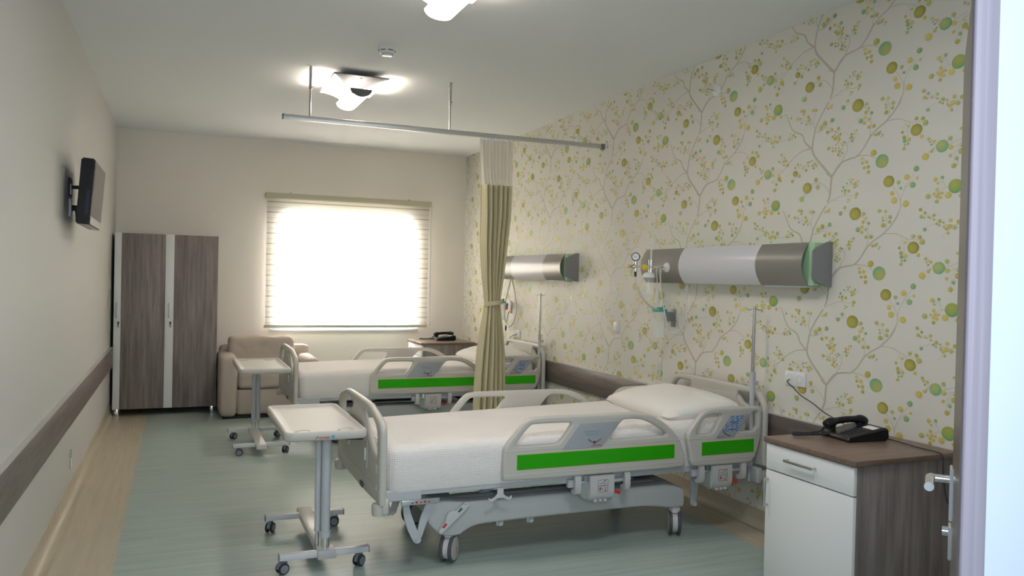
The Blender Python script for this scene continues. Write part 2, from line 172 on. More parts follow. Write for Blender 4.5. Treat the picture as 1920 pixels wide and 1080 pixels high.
class MB:
    def __init__(s): s.b = bmesh.new()
    def box(s, x0, x1, y0, y1, z0, z1, bev=0., seg=2, rot=None, piv=None):
        b = bmesh.new(); r = bmesh.ops.create_cube(b, size=1)
        for v in b.verts: v.co = Vector(((x0+x1)/2+v.co.x*(x1-x0), (y0+y1)/2+v.co.y*(y1-y0), (z0+z1)/2+v.co.z*(z1-z0)))
        if bev: bmesh.ops.bevel(b, geom=b.edges[:], offset=bev, segments=seg, profile=.5, affect='EDGES', clamp_overlap=True)
        if rot is not None:
            pv = Vector(piv or ((x0+x1)/2, (y0+y1)/2, (z0+z1)/2))
            for v in b.verts: v.co = rot @ (v.co-pv)+pv
        s.add(b); return s
    def add(s, b2, M=None):
        me = bpy.data.meshes.new('t'); b2.to_mesh(me); b2.free()
        if M: me.transform(M)
        s.b.from_mesh(me); bpy.data.meshes.remove(me)
    def addme(s, me, fn=None):
        if fn:
            for v in me.vertices: v.co = fn(v.co)
        s.b.from_mesh(me); bpy.data.meshes.remove(me)
    def tube(s, P, r, seg=10, caps=True, rad=None):
        P = [Vector(p) for p in P]; rings = []
        up = Vector((0, 0, 1)); prev = None
        for i, p in enumerate(P):
            t = (P[min(i+1, len(P)-1)]-P[max(i-1, 0)]).normalized()
            if prev is None:
                a = t.orthogonal().normalized()
            else:
                a = (prev-t*prev.dot(t))
                a = a.normalized() if a.length > 1e-6 else t.orthogonal().normalized()
            prev = a; c = t.cross(a)
            rr = rad[i] if rad else r
            rings.append([s.b.verts.new(p+(a*math.cos(2*PI*k/seg)+c*math.sin(2*PI*k/seg))*rr) for k in range(seg)])
        for A, B in zip(rings, rings[1:]):
            for k in range(seg): s.b.faces.new((A[k], A[(k+1) % seg], B[(k+1) % seg], B[k]))
        if caps: s.b.faces.new(rings[0][::-1]); s.b.faces.new(rings[-1])
        return s
    def cyl(s, p0, p1, r, seg=20, r2=None): return s.tube([p0, p1], r, seg, rad=[r, r if r2 is None else r2])
    def lathe(s, prof, origin, axis='Z', seg=28):
        A = {'Z': (Vector((1, 0, 0)), Vector((0, 1, 0)), Vector((0, 0, 1)))}.get(axis) if isinstance(axis, str) else None
        if A is None:
            w = Vector(axis).normalized(); u = w.orthogonal().normalized(); A = (u, w.cross(u), w)
        o = Vector(origin); rings = []
        for r, h in prof:
            rings.append([s.b.verts.new(o+A[2]*h+(A[0]*math.cos(2*PI*k/seg)+A[1]*math.sin(2*PI*k/seg))*max(r, 1e-4)) for k in range(seg)])
        for P, Q in zip(rings, rings[1:]):
            for k in range(seg): s.b.faces.new((P[k], P[(k+1) % seg], Q[(k+1) % seg], Q[k]))
        s.b.faces.new(rings[0][::-1]); s.b.faces.new(rings[-1])
        return s
    def loft(s, loops, cap=True):
        R = [[s.b.verts.new(p) for p in l] for l in loops]; n = len(R[0])
        for A, B in zip(R, R[1:]):
            for k in range(n): s.b.faces.new((A[k], A[(k+1) % n], B[(k+1) % n], B[k]))
        if cap: s.b.faces.new(R[0][::-1]); s.b.faces.new(R[-1])
        return s
    def plate(s, outline, holes, plane, c0, c1, bev=.004, smooth=0, warp=None, res=3):
        cu = bpy.data.curves.new('t', 'CURVE'); cu.dimensions = '2D'; cu.fill_mode = 'BOTH'
        for pl in [outline]+list(holes):
            if smooth: pl = chaikin(pl, smooth)
            sp = cu.splines.new('POLY'); sp.points.add(len(pl)-1); sp.use_cyclic_u = True
            for q, p in zip(sp.points, pl): q.co = (p[0], p[1], 0, 1)
        h = (c1-c0)/2; cu.extrude = max(h-bev, 0); cu.bevel_depth = bev; cu.bevel_resolution = res; cu.offset = -bev
        o = bpy.data.objects.new('t', cu); C.objects.link(o)
        dg = bpy.context.evaluated_depsgraph_get(); dg.update()
        me = bpy.data.meshes.new_from_object(o.evaluated_get(dg))
        bpy.data.objects.remove(o); bpy.data.curves.remove(cu)
        m = (c0+c1)/2
        F = {'XZ': lambda v: Vector((v.x, m-v.z, v.y)), 'YZ': lambda v: Vector((m+v.z, v.x, v.y)), 'XY': lambda v: Vector((v.x, v.y, m+v.z))}[plane]
        for v in me.vertices:
            v.co = F(v.co)
            if warp: v.co = warp(v.co)
        s.b.from_mesh(me); bpy.data.meshes.remove(me)
        return s
    def text(s, txt, size, M, depth=.0004):
        cu = bpy.data.curves.new('t', 'FONT'); cu.body = txt; cu.size = size; cu.extrude = depth
        cu.align_x = 'CENTER'; cu.align_y = 'CENTER'; cu.resolution_u = 2
        o = bpy.data.objects.new('t', cu); C.objects.link(o)
        dg = bpy.context.evaluated_depsgraph_get(); dg.update()
        me = bpy.data.meshes.new_from_object(o.evaluated_get(dg))
        bpy.data.objects.remove(o); bpy.data.curves.remove(cu)
        me.transform(M); s.b.from_mesh(me); bpy.data.meshes.remove(me); return s
    def obj(s, name, m, parent=None, smooth=38, weld=True, solid=0.):
        if weld: bmesh.ops.remove_doubles(s.b, verts=s.b.verts[:], dist=.00004)
        bmesh.ops.recalc_face_normals(s.b, faces=s.b.faces[:])
        me = bpy.data.meshes.new(name)
        for f in s.b.faces: f.smooth = smooth > 0
        s.b.to_mesh(me); s.b.free()
        if smooth: me.set_sharp_from_angle(angle=math.radians(smooth))
        if isinstance(m, (list, tuple)):
            for k in m: me.materials.append(k)
        else: me.materials.append(m)
        o = bpy.data.objects.new(name, me); C.objects.link(o)
        if parent is not None:
            off = world_loc(parent); me.transform(Matrix.Translation(-off)); o.parent = parent
        if solid:
            md = o.modifiers.new('solid', 'SOLIDIFY'); md.thickness = solid
        return o
def world_loc(p):
    l = Vector((0, 0, 0))
    while p is not None: l = l+p.location; p = p.parent
    return l
def thing(name, label, cat, loc, group=None):
    o = bpy.data.objects.new(name, None); C.objects.link(o); o.empty_display_size = .1
    o.location = loc; o['label'] = label; o['category'] = cat
    if group: o['group'] = group
    return o
def tag(o, label, cat, group=None):
    o['label'] = label; o['category'] = cat
    if group: o['group'] = group
    return o
def struct(o): o['kind'] = 'structure'; return o
def lab(o, l): o['label'] = l; return o
def dup(o, parent=None, loc=None, label=None, rotz=0, skip=()):
    c = o.copy(); C.objects.link(c); c.parent = parent
    if loc is not None: c.location = loc; c.rotation_euler = (0, 0, rotz)
    if label: c['label'] = label
    for ch in o.children:
        if ch.name.split('.')[0] in skip: continue
        dup(ch, c, skip=skip)
    return c
def M_xz(x, y, z, rot=0):      # text facing -Y
    return Matrix.Translation((x, y, z)) @ Matrix.Rotation(rot, 4, 'Y') @ Matrix.Rotation(PI/2, 4, 'X')

# ------------------------------------------------------------------ room
XL, XR, YF, YB, H = -.643, 3.347, .80, 9.63, 3.038
m = MB()
for x0, x1 in ((XL-.1, -.285), (-.285, 3.073), (3.073, XR+.1)):
    v = [m.b.verts.new(p) for p in ((x0, -1.6, 0), (x1, -1.6, 0), (x1, YB+.1, 0), (x0, YB+.1, 0))]
    f = m.b.faces.new(v); f.material_index = 0 if x0 == -.285 else 1
o = m.obj('floor', [GREENF, BEIGEF], smooth=0); struct(o)
m = MB().box(XL-.15, XR+.15, YF, YB+.15, H, H+.1); struct(m.obj('ceiling', CEIL, smooth=0))
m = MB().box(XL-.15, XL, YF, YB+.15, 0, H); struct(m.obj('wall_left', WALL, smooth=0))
WX0, WX1, WZ0, WZ1 = .985, 2.735, .862, 2.33
m = MB().box(XL, WX0, YB, YB+.22, 0, H).box(WX1, XR, YB, YB+.22, 0, H).box(WX0, WX1, YB, YB+.22, 0, WZ0).box(WX0, WX1, YB, YB+.22, WZ1, H)
struct(m.obj('wall_back', WALLB, smooth=0))
# front wall with the doorway the camera looks through
DX0, DX1, DZ = -.25, 1.005, 2.13
m = MB().box(XL, DX0, YF, YF+.06, 0, H).box(DX1+.17, XR, YF, YF+.06, 0, H).box(DX1+.05, DX1+.171, YF, YF+.012, 0, H).box(DX0, DX1+.17, YF, YF+.06, DZ, H)
m.plate([(DX1+.04, YF), (DX1+.06, YF), (DX1+.25, YF+.06), (DX1+.17, YF+.06)], [], 'XY', 0, DZ, .0)
struct(m.obj('wall_front', WHITEW, smooth=0))
m = MB().box(DX1-.002, DX1+.044, YF-.028, YF-.022, 0, DZ, .002).box(DX1+.024, DX1+.044, YF-.022, YF, 0, DZ).box(DX0-.045, DX0, YF-.025, YF+.07, 0, DZ, .004).box(DX0-.045, DX1+.045, YF-.025, YF+.07, DZ, DZ+.045, .004)
struct(m.obj('trim_1', JAMB))

# right wall with printed wallpaper (one mesh: sheet + print)
m = MB().box(XR, XR+.15, YF, YB+.15, 0, H)
for f in m.b.faces: f.material_index = 0
ink = m.b.loops.layers.float_color.new('ink')
INKS = {'y': ((.60, .48, .10), (.68, .56, .16)), 'o': ((.42, .36, .07), (.58, .50, .12)), 'l': ((.42, .44, .12), (.56, .54, .19)),
        'g': ((.20, .42, .20), (.36, .50, .22)), 'T': ((.13, .43, .27), (.50, .47, .13)), 'G': ((.14, .42, .26), (.50, .52, .18)),
        'H': ((.12, .38, .16), (.46, .45, .10)), 'O': ((.27, .26, .035), (.50, .44, .11)), 'L': ((.25, .48, .20), (.52, .54, .18))}
def lerp(a, b, t): return tuple(a[i]*(1-t)+b[i]*t for i in range(3))
orbs = [(float(a), float(b_), float(c), d) for a, b_, c, d in (t.split(',') for t in ORBS.split(';'))]
twigs = [[tuple(map(float, p.split(','))) for p in t.split(';')] for t in TWIGS.split('|')]
B = bmesh.new(); ink2 = B.loops.layers.float_color.new('ink')
TW, TH, T0, Z0 = 1.222, .581, 2.6, 1.0
def paint(f, cols):
    f.material_index = 1
    for l, c in zip(f.loops, cols): l[ink2] = (*c, 1)
for ty in range(-2, 6):
    for tz in range(-2, 4):
        oy, oz = T0+ty*TW, Z0+tz*TH
        for tw in twigs:
            P = catmull([(p[0], p[1], p[2]) for p in tw], 3 if len(tw) > 2 else 1)
            if oy+P[0].x < YF-.3 or oy+P[0].x > YB+.3 or oz+P[0].y > H+.3 or oz+P[0].y < -.3: continue
            last = None
            for i, p in enumerate(P):
                a, c = P[max(i-1, 0)], P[min(i+1, len(P)-1)]
                t = Vector((c.x-a.x, c.y-a.y)); t.normalize(); n = Vector((-t.y*1.15, t.x))*p.z*.56
                xt = XR-.0003-.000006*twigs.index(tw)
                pr = (B.verts.new((xt, oy+p.x+n.x, oz+p.y+n.y)), B.verts.new((xt, oy+p.x-n.x, oz+p.y-n.y)))
                if last: paint(B.faces.new((last[0], pr[0], pr[1], last[1])), [(.52, .47, .385)]*4)
                last = pr
        for i, (y, z, r, k) in enumerate(orbs):
            cy, cz = oy+y, oz+z
            if cy < YF+.02 or cy > YB+.04 or cz > H+.05 or cz < -.05: continue
            e, c = INKS[k]; big = k in 'TGHOL'
            ns = 22 if big else (12 if r > .012 else 8)
            xo = XR-.0009-.000006*i
            # gradient focus off centre as printed
            fy, fz = {'T': (-.3, -.45), 'G': (.35, .35), 'H': (.25, .5), 'O': (.3, -.25), 'L': (.3, .3)}.get(k, (.25, .15))
            ry, r = r*1.19, r*1.03
            cen = B.verts.new((xo, cy+fy*ry, cz+fz*r))
            r1 = [B.verts.new((xo, cy+fy*ry*.5+.55*ry*math.cos(2*PI*q/ns), cz+fz*r*.5+.55*r*math.sin(2*PI*q/ns))) for q in range(ns)] if big else None
            r2 = [B.verts.new((xo, cy+ry*math.cos(2*PI*q/ns), cz+r*math.sin(2*PI*q/ns))) for q in range(ns)]
            mid = lerp(e, c, .72)
            for q in range(ns):
                q2 = (q+1) % ns
                def ec(qq):
                    d_ = (math.cos(2*PI*qq/ns)*fy+math.sin(2*PI*qq/ns)*fz)/max(math.hypot(fy, fz), .01)
                    return lerp(e, c, .35+.35*d_)
                if big:
                    paint(B.faces.new((cen, r1[q], r1[q2])), (c, mid, mid))
                    paint(B.faces.new((r1[q], r2[q], r2[q2], r1[q2])), (mid, ec(q), ec(q2), mid))
                else: paint(B.faces.new((cen, r2[q], r2[q2])), (c, ec(q), ec(q2)))
for co, no in (((0, 0, H), (0, 0, 1)), ((0, 0, .1), (0, 0, -1)), ((0, YB, 0), (0, 1, 0)), ((0, YF+.07, 0), (0, -1, 0))):
    bmesh.ops.bisect_plane(B, geom=B.verts[:]+B.edges[:]+B.faces[:], plane_co=co, plane_no=no, clear_outer=True)
for f in B.faces:
    if f.normal.x > 0: f.normal_flip()
me = bpy.data.meshes.new('t'); B.to_mesh(me); B.free(); m.b.from_mesh(me); bpy.data.meshes.remove(me)
me = bpy.data.meshes.new('wall_right'); m.b.to_mesh(me); m.b.free()
me.materials.append(PAPER); me.materials.append(PRINT)
o = bpy.data.objects.new('wall_right', me); C.objects.link(o); struct(o)

# coved skirting
def cove(name, x, s):
    m = MB(); pr = [(0, .105), (.006, .105), (.007, .05)]+[(.007+.045*(1-math.cos(t)), .05-.046*math.sin(t)) for t in [PI/2*k/6 for k in range(1, 7)]]+[(.06, .0035), (0, .0)]
    loops = [[(x+s*a, y, b_) for a, b_ in pr] for y in (YF+.07, YB-.001)]
    m.loft(loops); return struct(m.obj(name, BEIGEF, smooth=50))
cove('baseboard_left', XL, 1); cove('baseboard_right', XR, -1)
m = MB().box(XL+.001, XR-.001, YB-.007, YB, 0, .105); struct(m.obj('baseboard_back', BEIGEF))
# wooden bumper boards along the side walls
m = MB().box(XL, XL+.028, YF+.1, 9.08, .513, .714, .004); o = m.obj('trim_2', RAILW); struct(o)
m = MB().box(XR-.028, XR, YF+.1, YB-.01, .513, .714, .004); o = m.obj('trim_3', RAILW); struct(o)
m = MB().box(XL, XL+.0295, YF+.1, 9.08, .714, .719).box(XR-.0295, XR, YF+.1, YB-.01, .714, .719); o = m.obj('trim_4', ALU); struct(o)

# window
m = MB()
for a in ((WX0, WX0+.12, WZ0, WZ1), (WX1-.12, WX1, WZ0, WZ1), (WX0, WX1, WZ1-.13, WZ1), (1.845, 1.875, WZ0, WZ1)):
    m.box(a[0], a[1], YB+.03, YB+.09, a[2], a[3], .004)
w = m.obj('window_1', FRAMEW); struct(w)
m = MB().box(WX0+.12, WX1-.12, YB+.055, YB+.061, WZ0+.03, WZ1-.13); m.obj('window_pane', PANE, w, smooth=0)
m = MB().box(WX0, WX1-.10, YB+.02, YB+.09, WZ0, WZ0+.03, .002); lab(m.obj('bottom_rail', mat('blue_film', (.10, .28, .62), .4), w), 'blue-filmed bottom rail')
m = MB().box(WX1-.10, WX1, YB+.02, YB+.09, WZ0, WZ0+.03, .002); m.obj('frame_corner', FRAMEW, w)
m = MB().box(WX0-.01, WX1+.01, YB-.035, YB+.02, WZ0-.025, WZ0, .004); m.obj('window_sill', SILL, w)
t = thing('window_blind', 'cream banded roller blind pulled down over the bright window', 'blind', (1.88, 9.56, .88))
m = MB().box(.895, 2.868, 9.50, 9.615, 2.365, 2.43, .012, 3); lab(m.obj('valance', VAL, t), 'olive-cream headbox of the blind')
m = MB()
for q in range(2):
    y = 9.535+.018*q
    v = [m.b.verts.new(p) for p in ((.915, y, .905), (2.838, y, .905), (2.838, y, 2.38), (.915, y, 2.38))]; m.b.faces.new(v)
m.obj('blind_fabric', BLIND, t, smooth=0, weld=False)
m = MB().box(.90, 2.84, 9.522, 9.562, .878, .908, .005); m.obj('bottom_bar', VAL, t)
m = MB().tube([(2.866, 9.53, 2.37), (2.868, 9.53, .93)], .004, 6).tube([(2.882, 9.54, 2.37), (2.872, 9.54, .93)], .003, 6).box(2.857, 2.885, 9.525, 9.553, .90, .95, .004)
m.obj('pull_chain', WHITEP, t)
for x in (1.18, 2.60):
    m = MB().cyl((x, 9.60, 2.433), (x, 9.60, 2.445), .012, 10).box(x-.004, x+.004, 9.59, 9.63, 2.43, 2.45); m.obj('bracket_screw', STEEL, t)

# entrance door leaf, opened into the room against the right-hand side
F_ = Vector((1.903, 1.50, 0)); Hg = Vector((1.174, .90, 0)); dr = (F_-Hg).normalized(); nl = Vector((-dr.y, dr.x, 0))
def dl(u, v, z): return Hg+dr*u+nl*v+Vector((0, 0, z))     # u along the leaf, v out of its left face
LW = (F_-Hg).length
def dbox(m, u0, u1, v0, v1, z0, z1, bev=.002):
    R = Matrix(((dr.x, nl.x, 0), (dr.y, nl.y, 0), (0, 0, 1)))
    b = bmesh.new(); bmesh.ops.create_cube(b, size=1)
    for v in b.verts: v.co = Vector(((u0+u1)/2+v.co.x*(u1-u0), (v0+v1)/2+v.co.y*(v1-v0), (z0+z1)/2+v.co.z*(z1-z0)))
    if bev: bmesh.ops.bevel(b, geom=b.edges[:], offset=bev, segments=2, affect='EDGES')
    for v in b.verts: v.co = R @ v.co+Hg
    m.add(b)
m = MB(); dbox(m, 0, LW, -.04, 0, .01, 2.10)
door = m.obj('door_1', DOORW, smooth=30); struct(door)
m = MB(); dbox(m, LW-.085, LW-.035, 0, .008, .90, 1.04, .003); dbox(m, LW-.085, LW-.035, 0, .008, .80, .89, .003)
m.cyl(dl(LW-.06, .005, 1.005), dl(LW-.06, .048, 1.005), .010, 16)
m.tube(catmull([dl(LW-.06, .046, 1.005), dl(LW-.065, .052, 1.005), dl(LW-.085, .054, 1.005), dl(LW-.175, .054, 1.005)], 5), .0115, 18)
m.cyl(dl(LW-.06, .005, .87), dl(LW-.06, .022, .87), .012, 14)
m.obj('door_handle', CHROME, door)
# ------------------------------------------------------------------ hospital bed (built at the near place, copied for the far one)
BX, BY = 2.1, 4.35
bed = thing('hospital_bed', 'nearer hospital bed with green-striped side rails and whole base showing', 'bed', (BX, BY, 0), 'adjustable hospital beds')
def mirror_y(v): return Vector((v.x, 2*BY-v.y, v.z))

# wheeled base
BEAM = [(1.207, .259), (1.215, .30), (1.245, .334), (1.30, .338), (1.396, .322), (1.5, .320), (2.061, .321), (2.591, .315), (2.66, .318), (2.773, .288), (2.785, .27),
        (2.787, .175), (2.765, .171), (2.675, .172), (2.575, .192), (2.45, .20), (1.799, .199), (1.55, .196), (1.463, .190), (1.41, .165), (1.383, .145), (1.303, .145), (1.24, .186), (1.208, .225)]
m = MB()
for s in (0, 1):
    y0, y1 = (3.955, 4.055) if not s else (4.645, 4.745)
    m.plate(BEAM, [], 'XZ', y0, y1, .014, smooth=1)
m.box(1.25, 1.40, 4.03, 4.67, .20, .315, .02, 3).box(2.62, 2.76, 4.03, 4.67, .19, .30, .02, 3)
m.box(1.38, 2.64, 4.045, 4.16, .235, .318, .02, 3).box(1.38, 2.64, 4.54, 4.655, .235, .318, .02, 3)
m.obj('base_cover', PLASTC, bed, smooth=45)
for x in (1.62, 1.80):
    m = MB().box(x-.022, x+.022, 3.985, 4.0, .165, .205, .008).cyl((x, 3.975, .178), (x, 4.005, .178), .011, 12); m.obj('axle_lug', METALG, bed)
# lifting mechanism
m = MB().box(1.5, 1.62, 4.2, 4.5, .31, .375, .01).box(2.35, 2.47, 4.2, 4.5, .31, .375, .01)
m.box(1.05, 2.95, 4.12, 4.16, .352, .392, .004).box(1.05, 2.95, 4.54, 4.58, .352, .392, .004)
m.plate([(1.5, .30), (1.56, .30), (1.78, .385), (1.70, .385)], [], 'XZ', 4.12, 4.14, .003).plate([(2.3, .385), (2.38, .385), (2.58, .30), (2.50, .30)], [], 'XZ', 4.12, 4.14, .003)
m.obj('lift_frame', METALG, bed)
m = MB().cyl((1.45, 4.25, .345), (2.55, 4.25, .345), .036, 20).cyl((2.55, 4.25, .345), (2.72, 4.25, .345), .052, 20).box(1.75, 2.15, 4.3, 4.45, .30, .40, .012)
lab(m.obj('drive_motor', BLACK, bed), 'black lifting motor tube')
# deck frame
m = MB()
for y0 in (3.905, 4.765):
    m.box(1.10, 3.22, y0, y0+.03, .392, .430, .005)
m.box(3.20, 3.235, 3.92, 4.78, .392, .43, .005)
m.plate(chaikin([(.965, 3.90), (1.15, 3.90), (1.15, 3.935), (1.0, 3.935), (1.0, 4.765), (1.15, 4.765), (1.15, 4.80), (.965, 4.80)], 0), [], 'XY', .372, .425, .004)
m.plate(rrect(1.02, 3.2, 3.93, 4.77, .03), [], 'XY', .405, .425, .003)
m.obj('deck_frame', METALG, bed)
m = MB().box(1.05, 1.25, 3.90, 3.915, .345, .372, .003).cyl((1.235, 3.898, .358), (1.235, 3.90, .358), .009, 12)
o = m.obj('ratchet_bar', ZINC, bed)
m = MB()
for k in range(5): m.box(1.10+.022*k, 1.110+.022*k, 3.898, 3.9, .353, .364 if k % 2 else .359)
m.obj('red_scale', RED, o)
# V shaped lifting links, near and far side
for q, (y0, y1) in enumerate(((3.945, 3.955), (4.745, 4.755))):
    m = MB().plate([(1.066, .362), (1.103, .358), (1.105, .31), (1.127, .249), (1.157, .175), (1.172, .150), (1.160, .133), (1.142, .130), (1.125, .145), (1.085, .23), (1.070, .30)], [], 'XZ', y0, y1, .002, smooth=1)
    m.cyl((1.150, y0-.012, .148), (1.150, y1+.004, .148), .012, 16); m.obj('support_link', METALG, bed)
    m = MB().plate([(1.201, .343), (1.268, .340), (1.235, .308), (1.212, .263), (1.189, .201), (1.172, .147), (1.146, .165), (1.164, .259), (1.187, .312)], [], 'XZ', y0+.012, y1+.012, .002, smooth=1)
    m.obj('support_link', METALG, bed)
m = MB().plate([(1.0, .37), (1.045, .37), (1.075, .24), (1.12, .37), (1.155, .37), (1.105, .215), (1.06, .205)], [], 'XZ', 4.22, 4.235, .003).cyl((1.083, 4.205, .222), (1.083, 4.24, .222), .012, 14)
m.obj('support_link', METALG, bed)
m = MB().plate([(2.86, .40), (2.93, .40), (2.90, .17), (2.875, .155), (2.862, .17)], [], 'XZ', 4.0, 4.014, .003).cyl((2.882, 3.985, .172), (2.882, 4.01, .172), .014, 14)
m.obj('support_link', METALG, bed)
# drainage bag hook
for yy in (3.89, 4.80):
    m = MB().plate([(1.563, .395), (1.598, .395), (1.598, .365), (1.612, .352), (1.632, .343), (1.640, .352), (1.646, .352), (1.645, .335), (1.628, .328), (1.596, .343), (1.566, .343), (1.535, .326), (1.517, .332), (1.513, .347), (1.519, .347), (1.528, .340), (1.548, .350), (1.563, .366)], [], 'XZ', yy, yy+.008, .002)
    m.obj('bag_hook', PLASTL, bed)
# casters
def caster(x, y, phi, pedal):
    R = .0735; ax = Vector((math.cos(phi), math.sin(phi), 0)); c = Vector((x, y, R))
    m = MB(); m.cyl(c-ax*.016, c+ax*.016, R*.80, 28)
    m.lathe([(.026, .06), (.034, .066), (.034, .088), (.03, .095), (.03, .115)], (x, y, .07))
    f = m.obj('caster', FORK, bed)
    for s in (-1, 1):
        m = MB().lathe([(R*.72, -.009), (R*.95, -.009), (R, -.005), (R, .005), (R*.95, .009), (R*.72, .009)], c+ax*s*.025, ax*s, 36); m.obj('tyre', TYRE, f)
        m = MB().lathe([(R*.84, 0), (R*.84, .003), (R*.5, .006), (.001, .007)], c+ax*s*.032, ax*s, 32); m.obj('hub_disc', HUB, f)
    return f
f1 = caster(1.338, 4.0, math.radians(-38), True); caster(2.745, 4.0, math.radians(-27), False)
caster(1.338, 4.70, math.radians(-60), True); caster(2.745, 4.70, math.radians(-20), False)
ax = Vector((math.cos(math.radians(-38)), math.sin(math.radians(-38)), 0))
Mt = Matrix.Translation(Vector((1.338, 4.0, .07))+ax*.0402) @ Matrix(((-ax.y, 0, ax.x, 0), (ax.x, 0, ax.y, 0), (0, 1, 0, 0), (0, 0, 0, 1)))
m = MB().text('necvpa', .014, Mt @ Matrix.Translation((0, -.01, 0)) @ Matrix.Rotation(PI/2-.1, 4, 'Z')); m.obj('hub_lettering', RED, f1)
# brake pedals
for s in (0, 1):
    m = MB().plate([(1.254, .186), (1.292, .228), (1.296, .255), (1.306, .278), (1.330, .288), (1.352, .284), (1.397, .327), (1.412, .326), (1.426, .313), (1.422, .302), (1.278, .174), (1.264, .171)], [], 'XZ', 3.925, 3.957, .006, smooth=1)
    p = m.obj('brake_pedal', PLASTL, bed)
    k = MB().plate([(1.274, .208), (1.292, .229), (1.301, .223), (1.284, .203)], [], 'XZ', 3.9235, 3.926, .0005); k.obj('red_mark', RED, p)
    k = MB().plate([(1.356, .284), (1.376, .303), (1.384, .296), (1.365, .277)], [], 'XZ', 3.9235, 3.926, .0005); k.obj('green_mark', GRNP, p)
    k = MB().box(1.388, 1.410, 3.9235, 3.926, .317, .3185); k.obj('grip_rib', CASTG, p)
    if s:
        for o in (p, *p.children):
            me = o.data.copy(); o.data = me; me.transform(Matrix.Scale(-1, 4, (0, 1, 0))); me.flip_normals()

# side rails ---------------------------------------------------------------
FR = [(1.583, .438), (1.577, .46), (1.580, .585), (1.586, .618), (1.609, .651), (1.648, .697), (1.687, .742), (1.721, .762), (1.791, .770), (2.061, .768), (2.313, .768), (2.391, .765), (2.457, .754), (2.524, .727), (2.592, .681), (2.648, .626), (2.680, .574), (2.700, .519), (2.709, .484), (2.711, .445), (2.700, .437), (2.2, .437)]
FH1 = [(1.645, .626), (1.652, .640), (1.722, .722), (1.751, .733), (1.965, .731), (1.972, .722), (1.968, .712), (1.907, .629), (1.884, .619), (1.656, .620)]
FH2 = [(2.208, .631), (2.221, .651), (2.280, .722), (2.308, .733), (2.392, .730), (2.458, .711), (2.525, .675), (2.573, .644), (2.579, .633), (2.567, .625), (2.222, .622)]
HR_ = [(2.753, .441), (2.748, .490), (2.727, .578), (2.721, .612), (2.734, .640), (2.793, .718), (2.835, .754), (2.885, .768), (3.217, .768), (3.245, .758), (3.253, .730), (3.250, .612), (3.244, .565), (3.218, .483), (3.188, .438), (3.135, .432), (2.80, .434)]
HH1 = [(2.785, .633), (2.797, .660), (2.838, .712), (2.876, .731), (2.955, .732), (2.961, .722), (2.900, .626), (2.879, .618), (2.793, .620)]
HH2 = [(3.092, .626), (3.106, .650), (3.172, .727), (3.195, .738), (3.218, .737), (3.222, .727), (3.220, .622), (3.100, .621)]
def bevelring(m, hole, y, w=.010):
    # rounded lip round a hand hole
    P = chaikin(hole, 1); P = [Vector((p[0], y, p[1])) for p in P]; P.append(P[0]); P.append(P[1])
    m.tube(P, w, 8, caps=False)
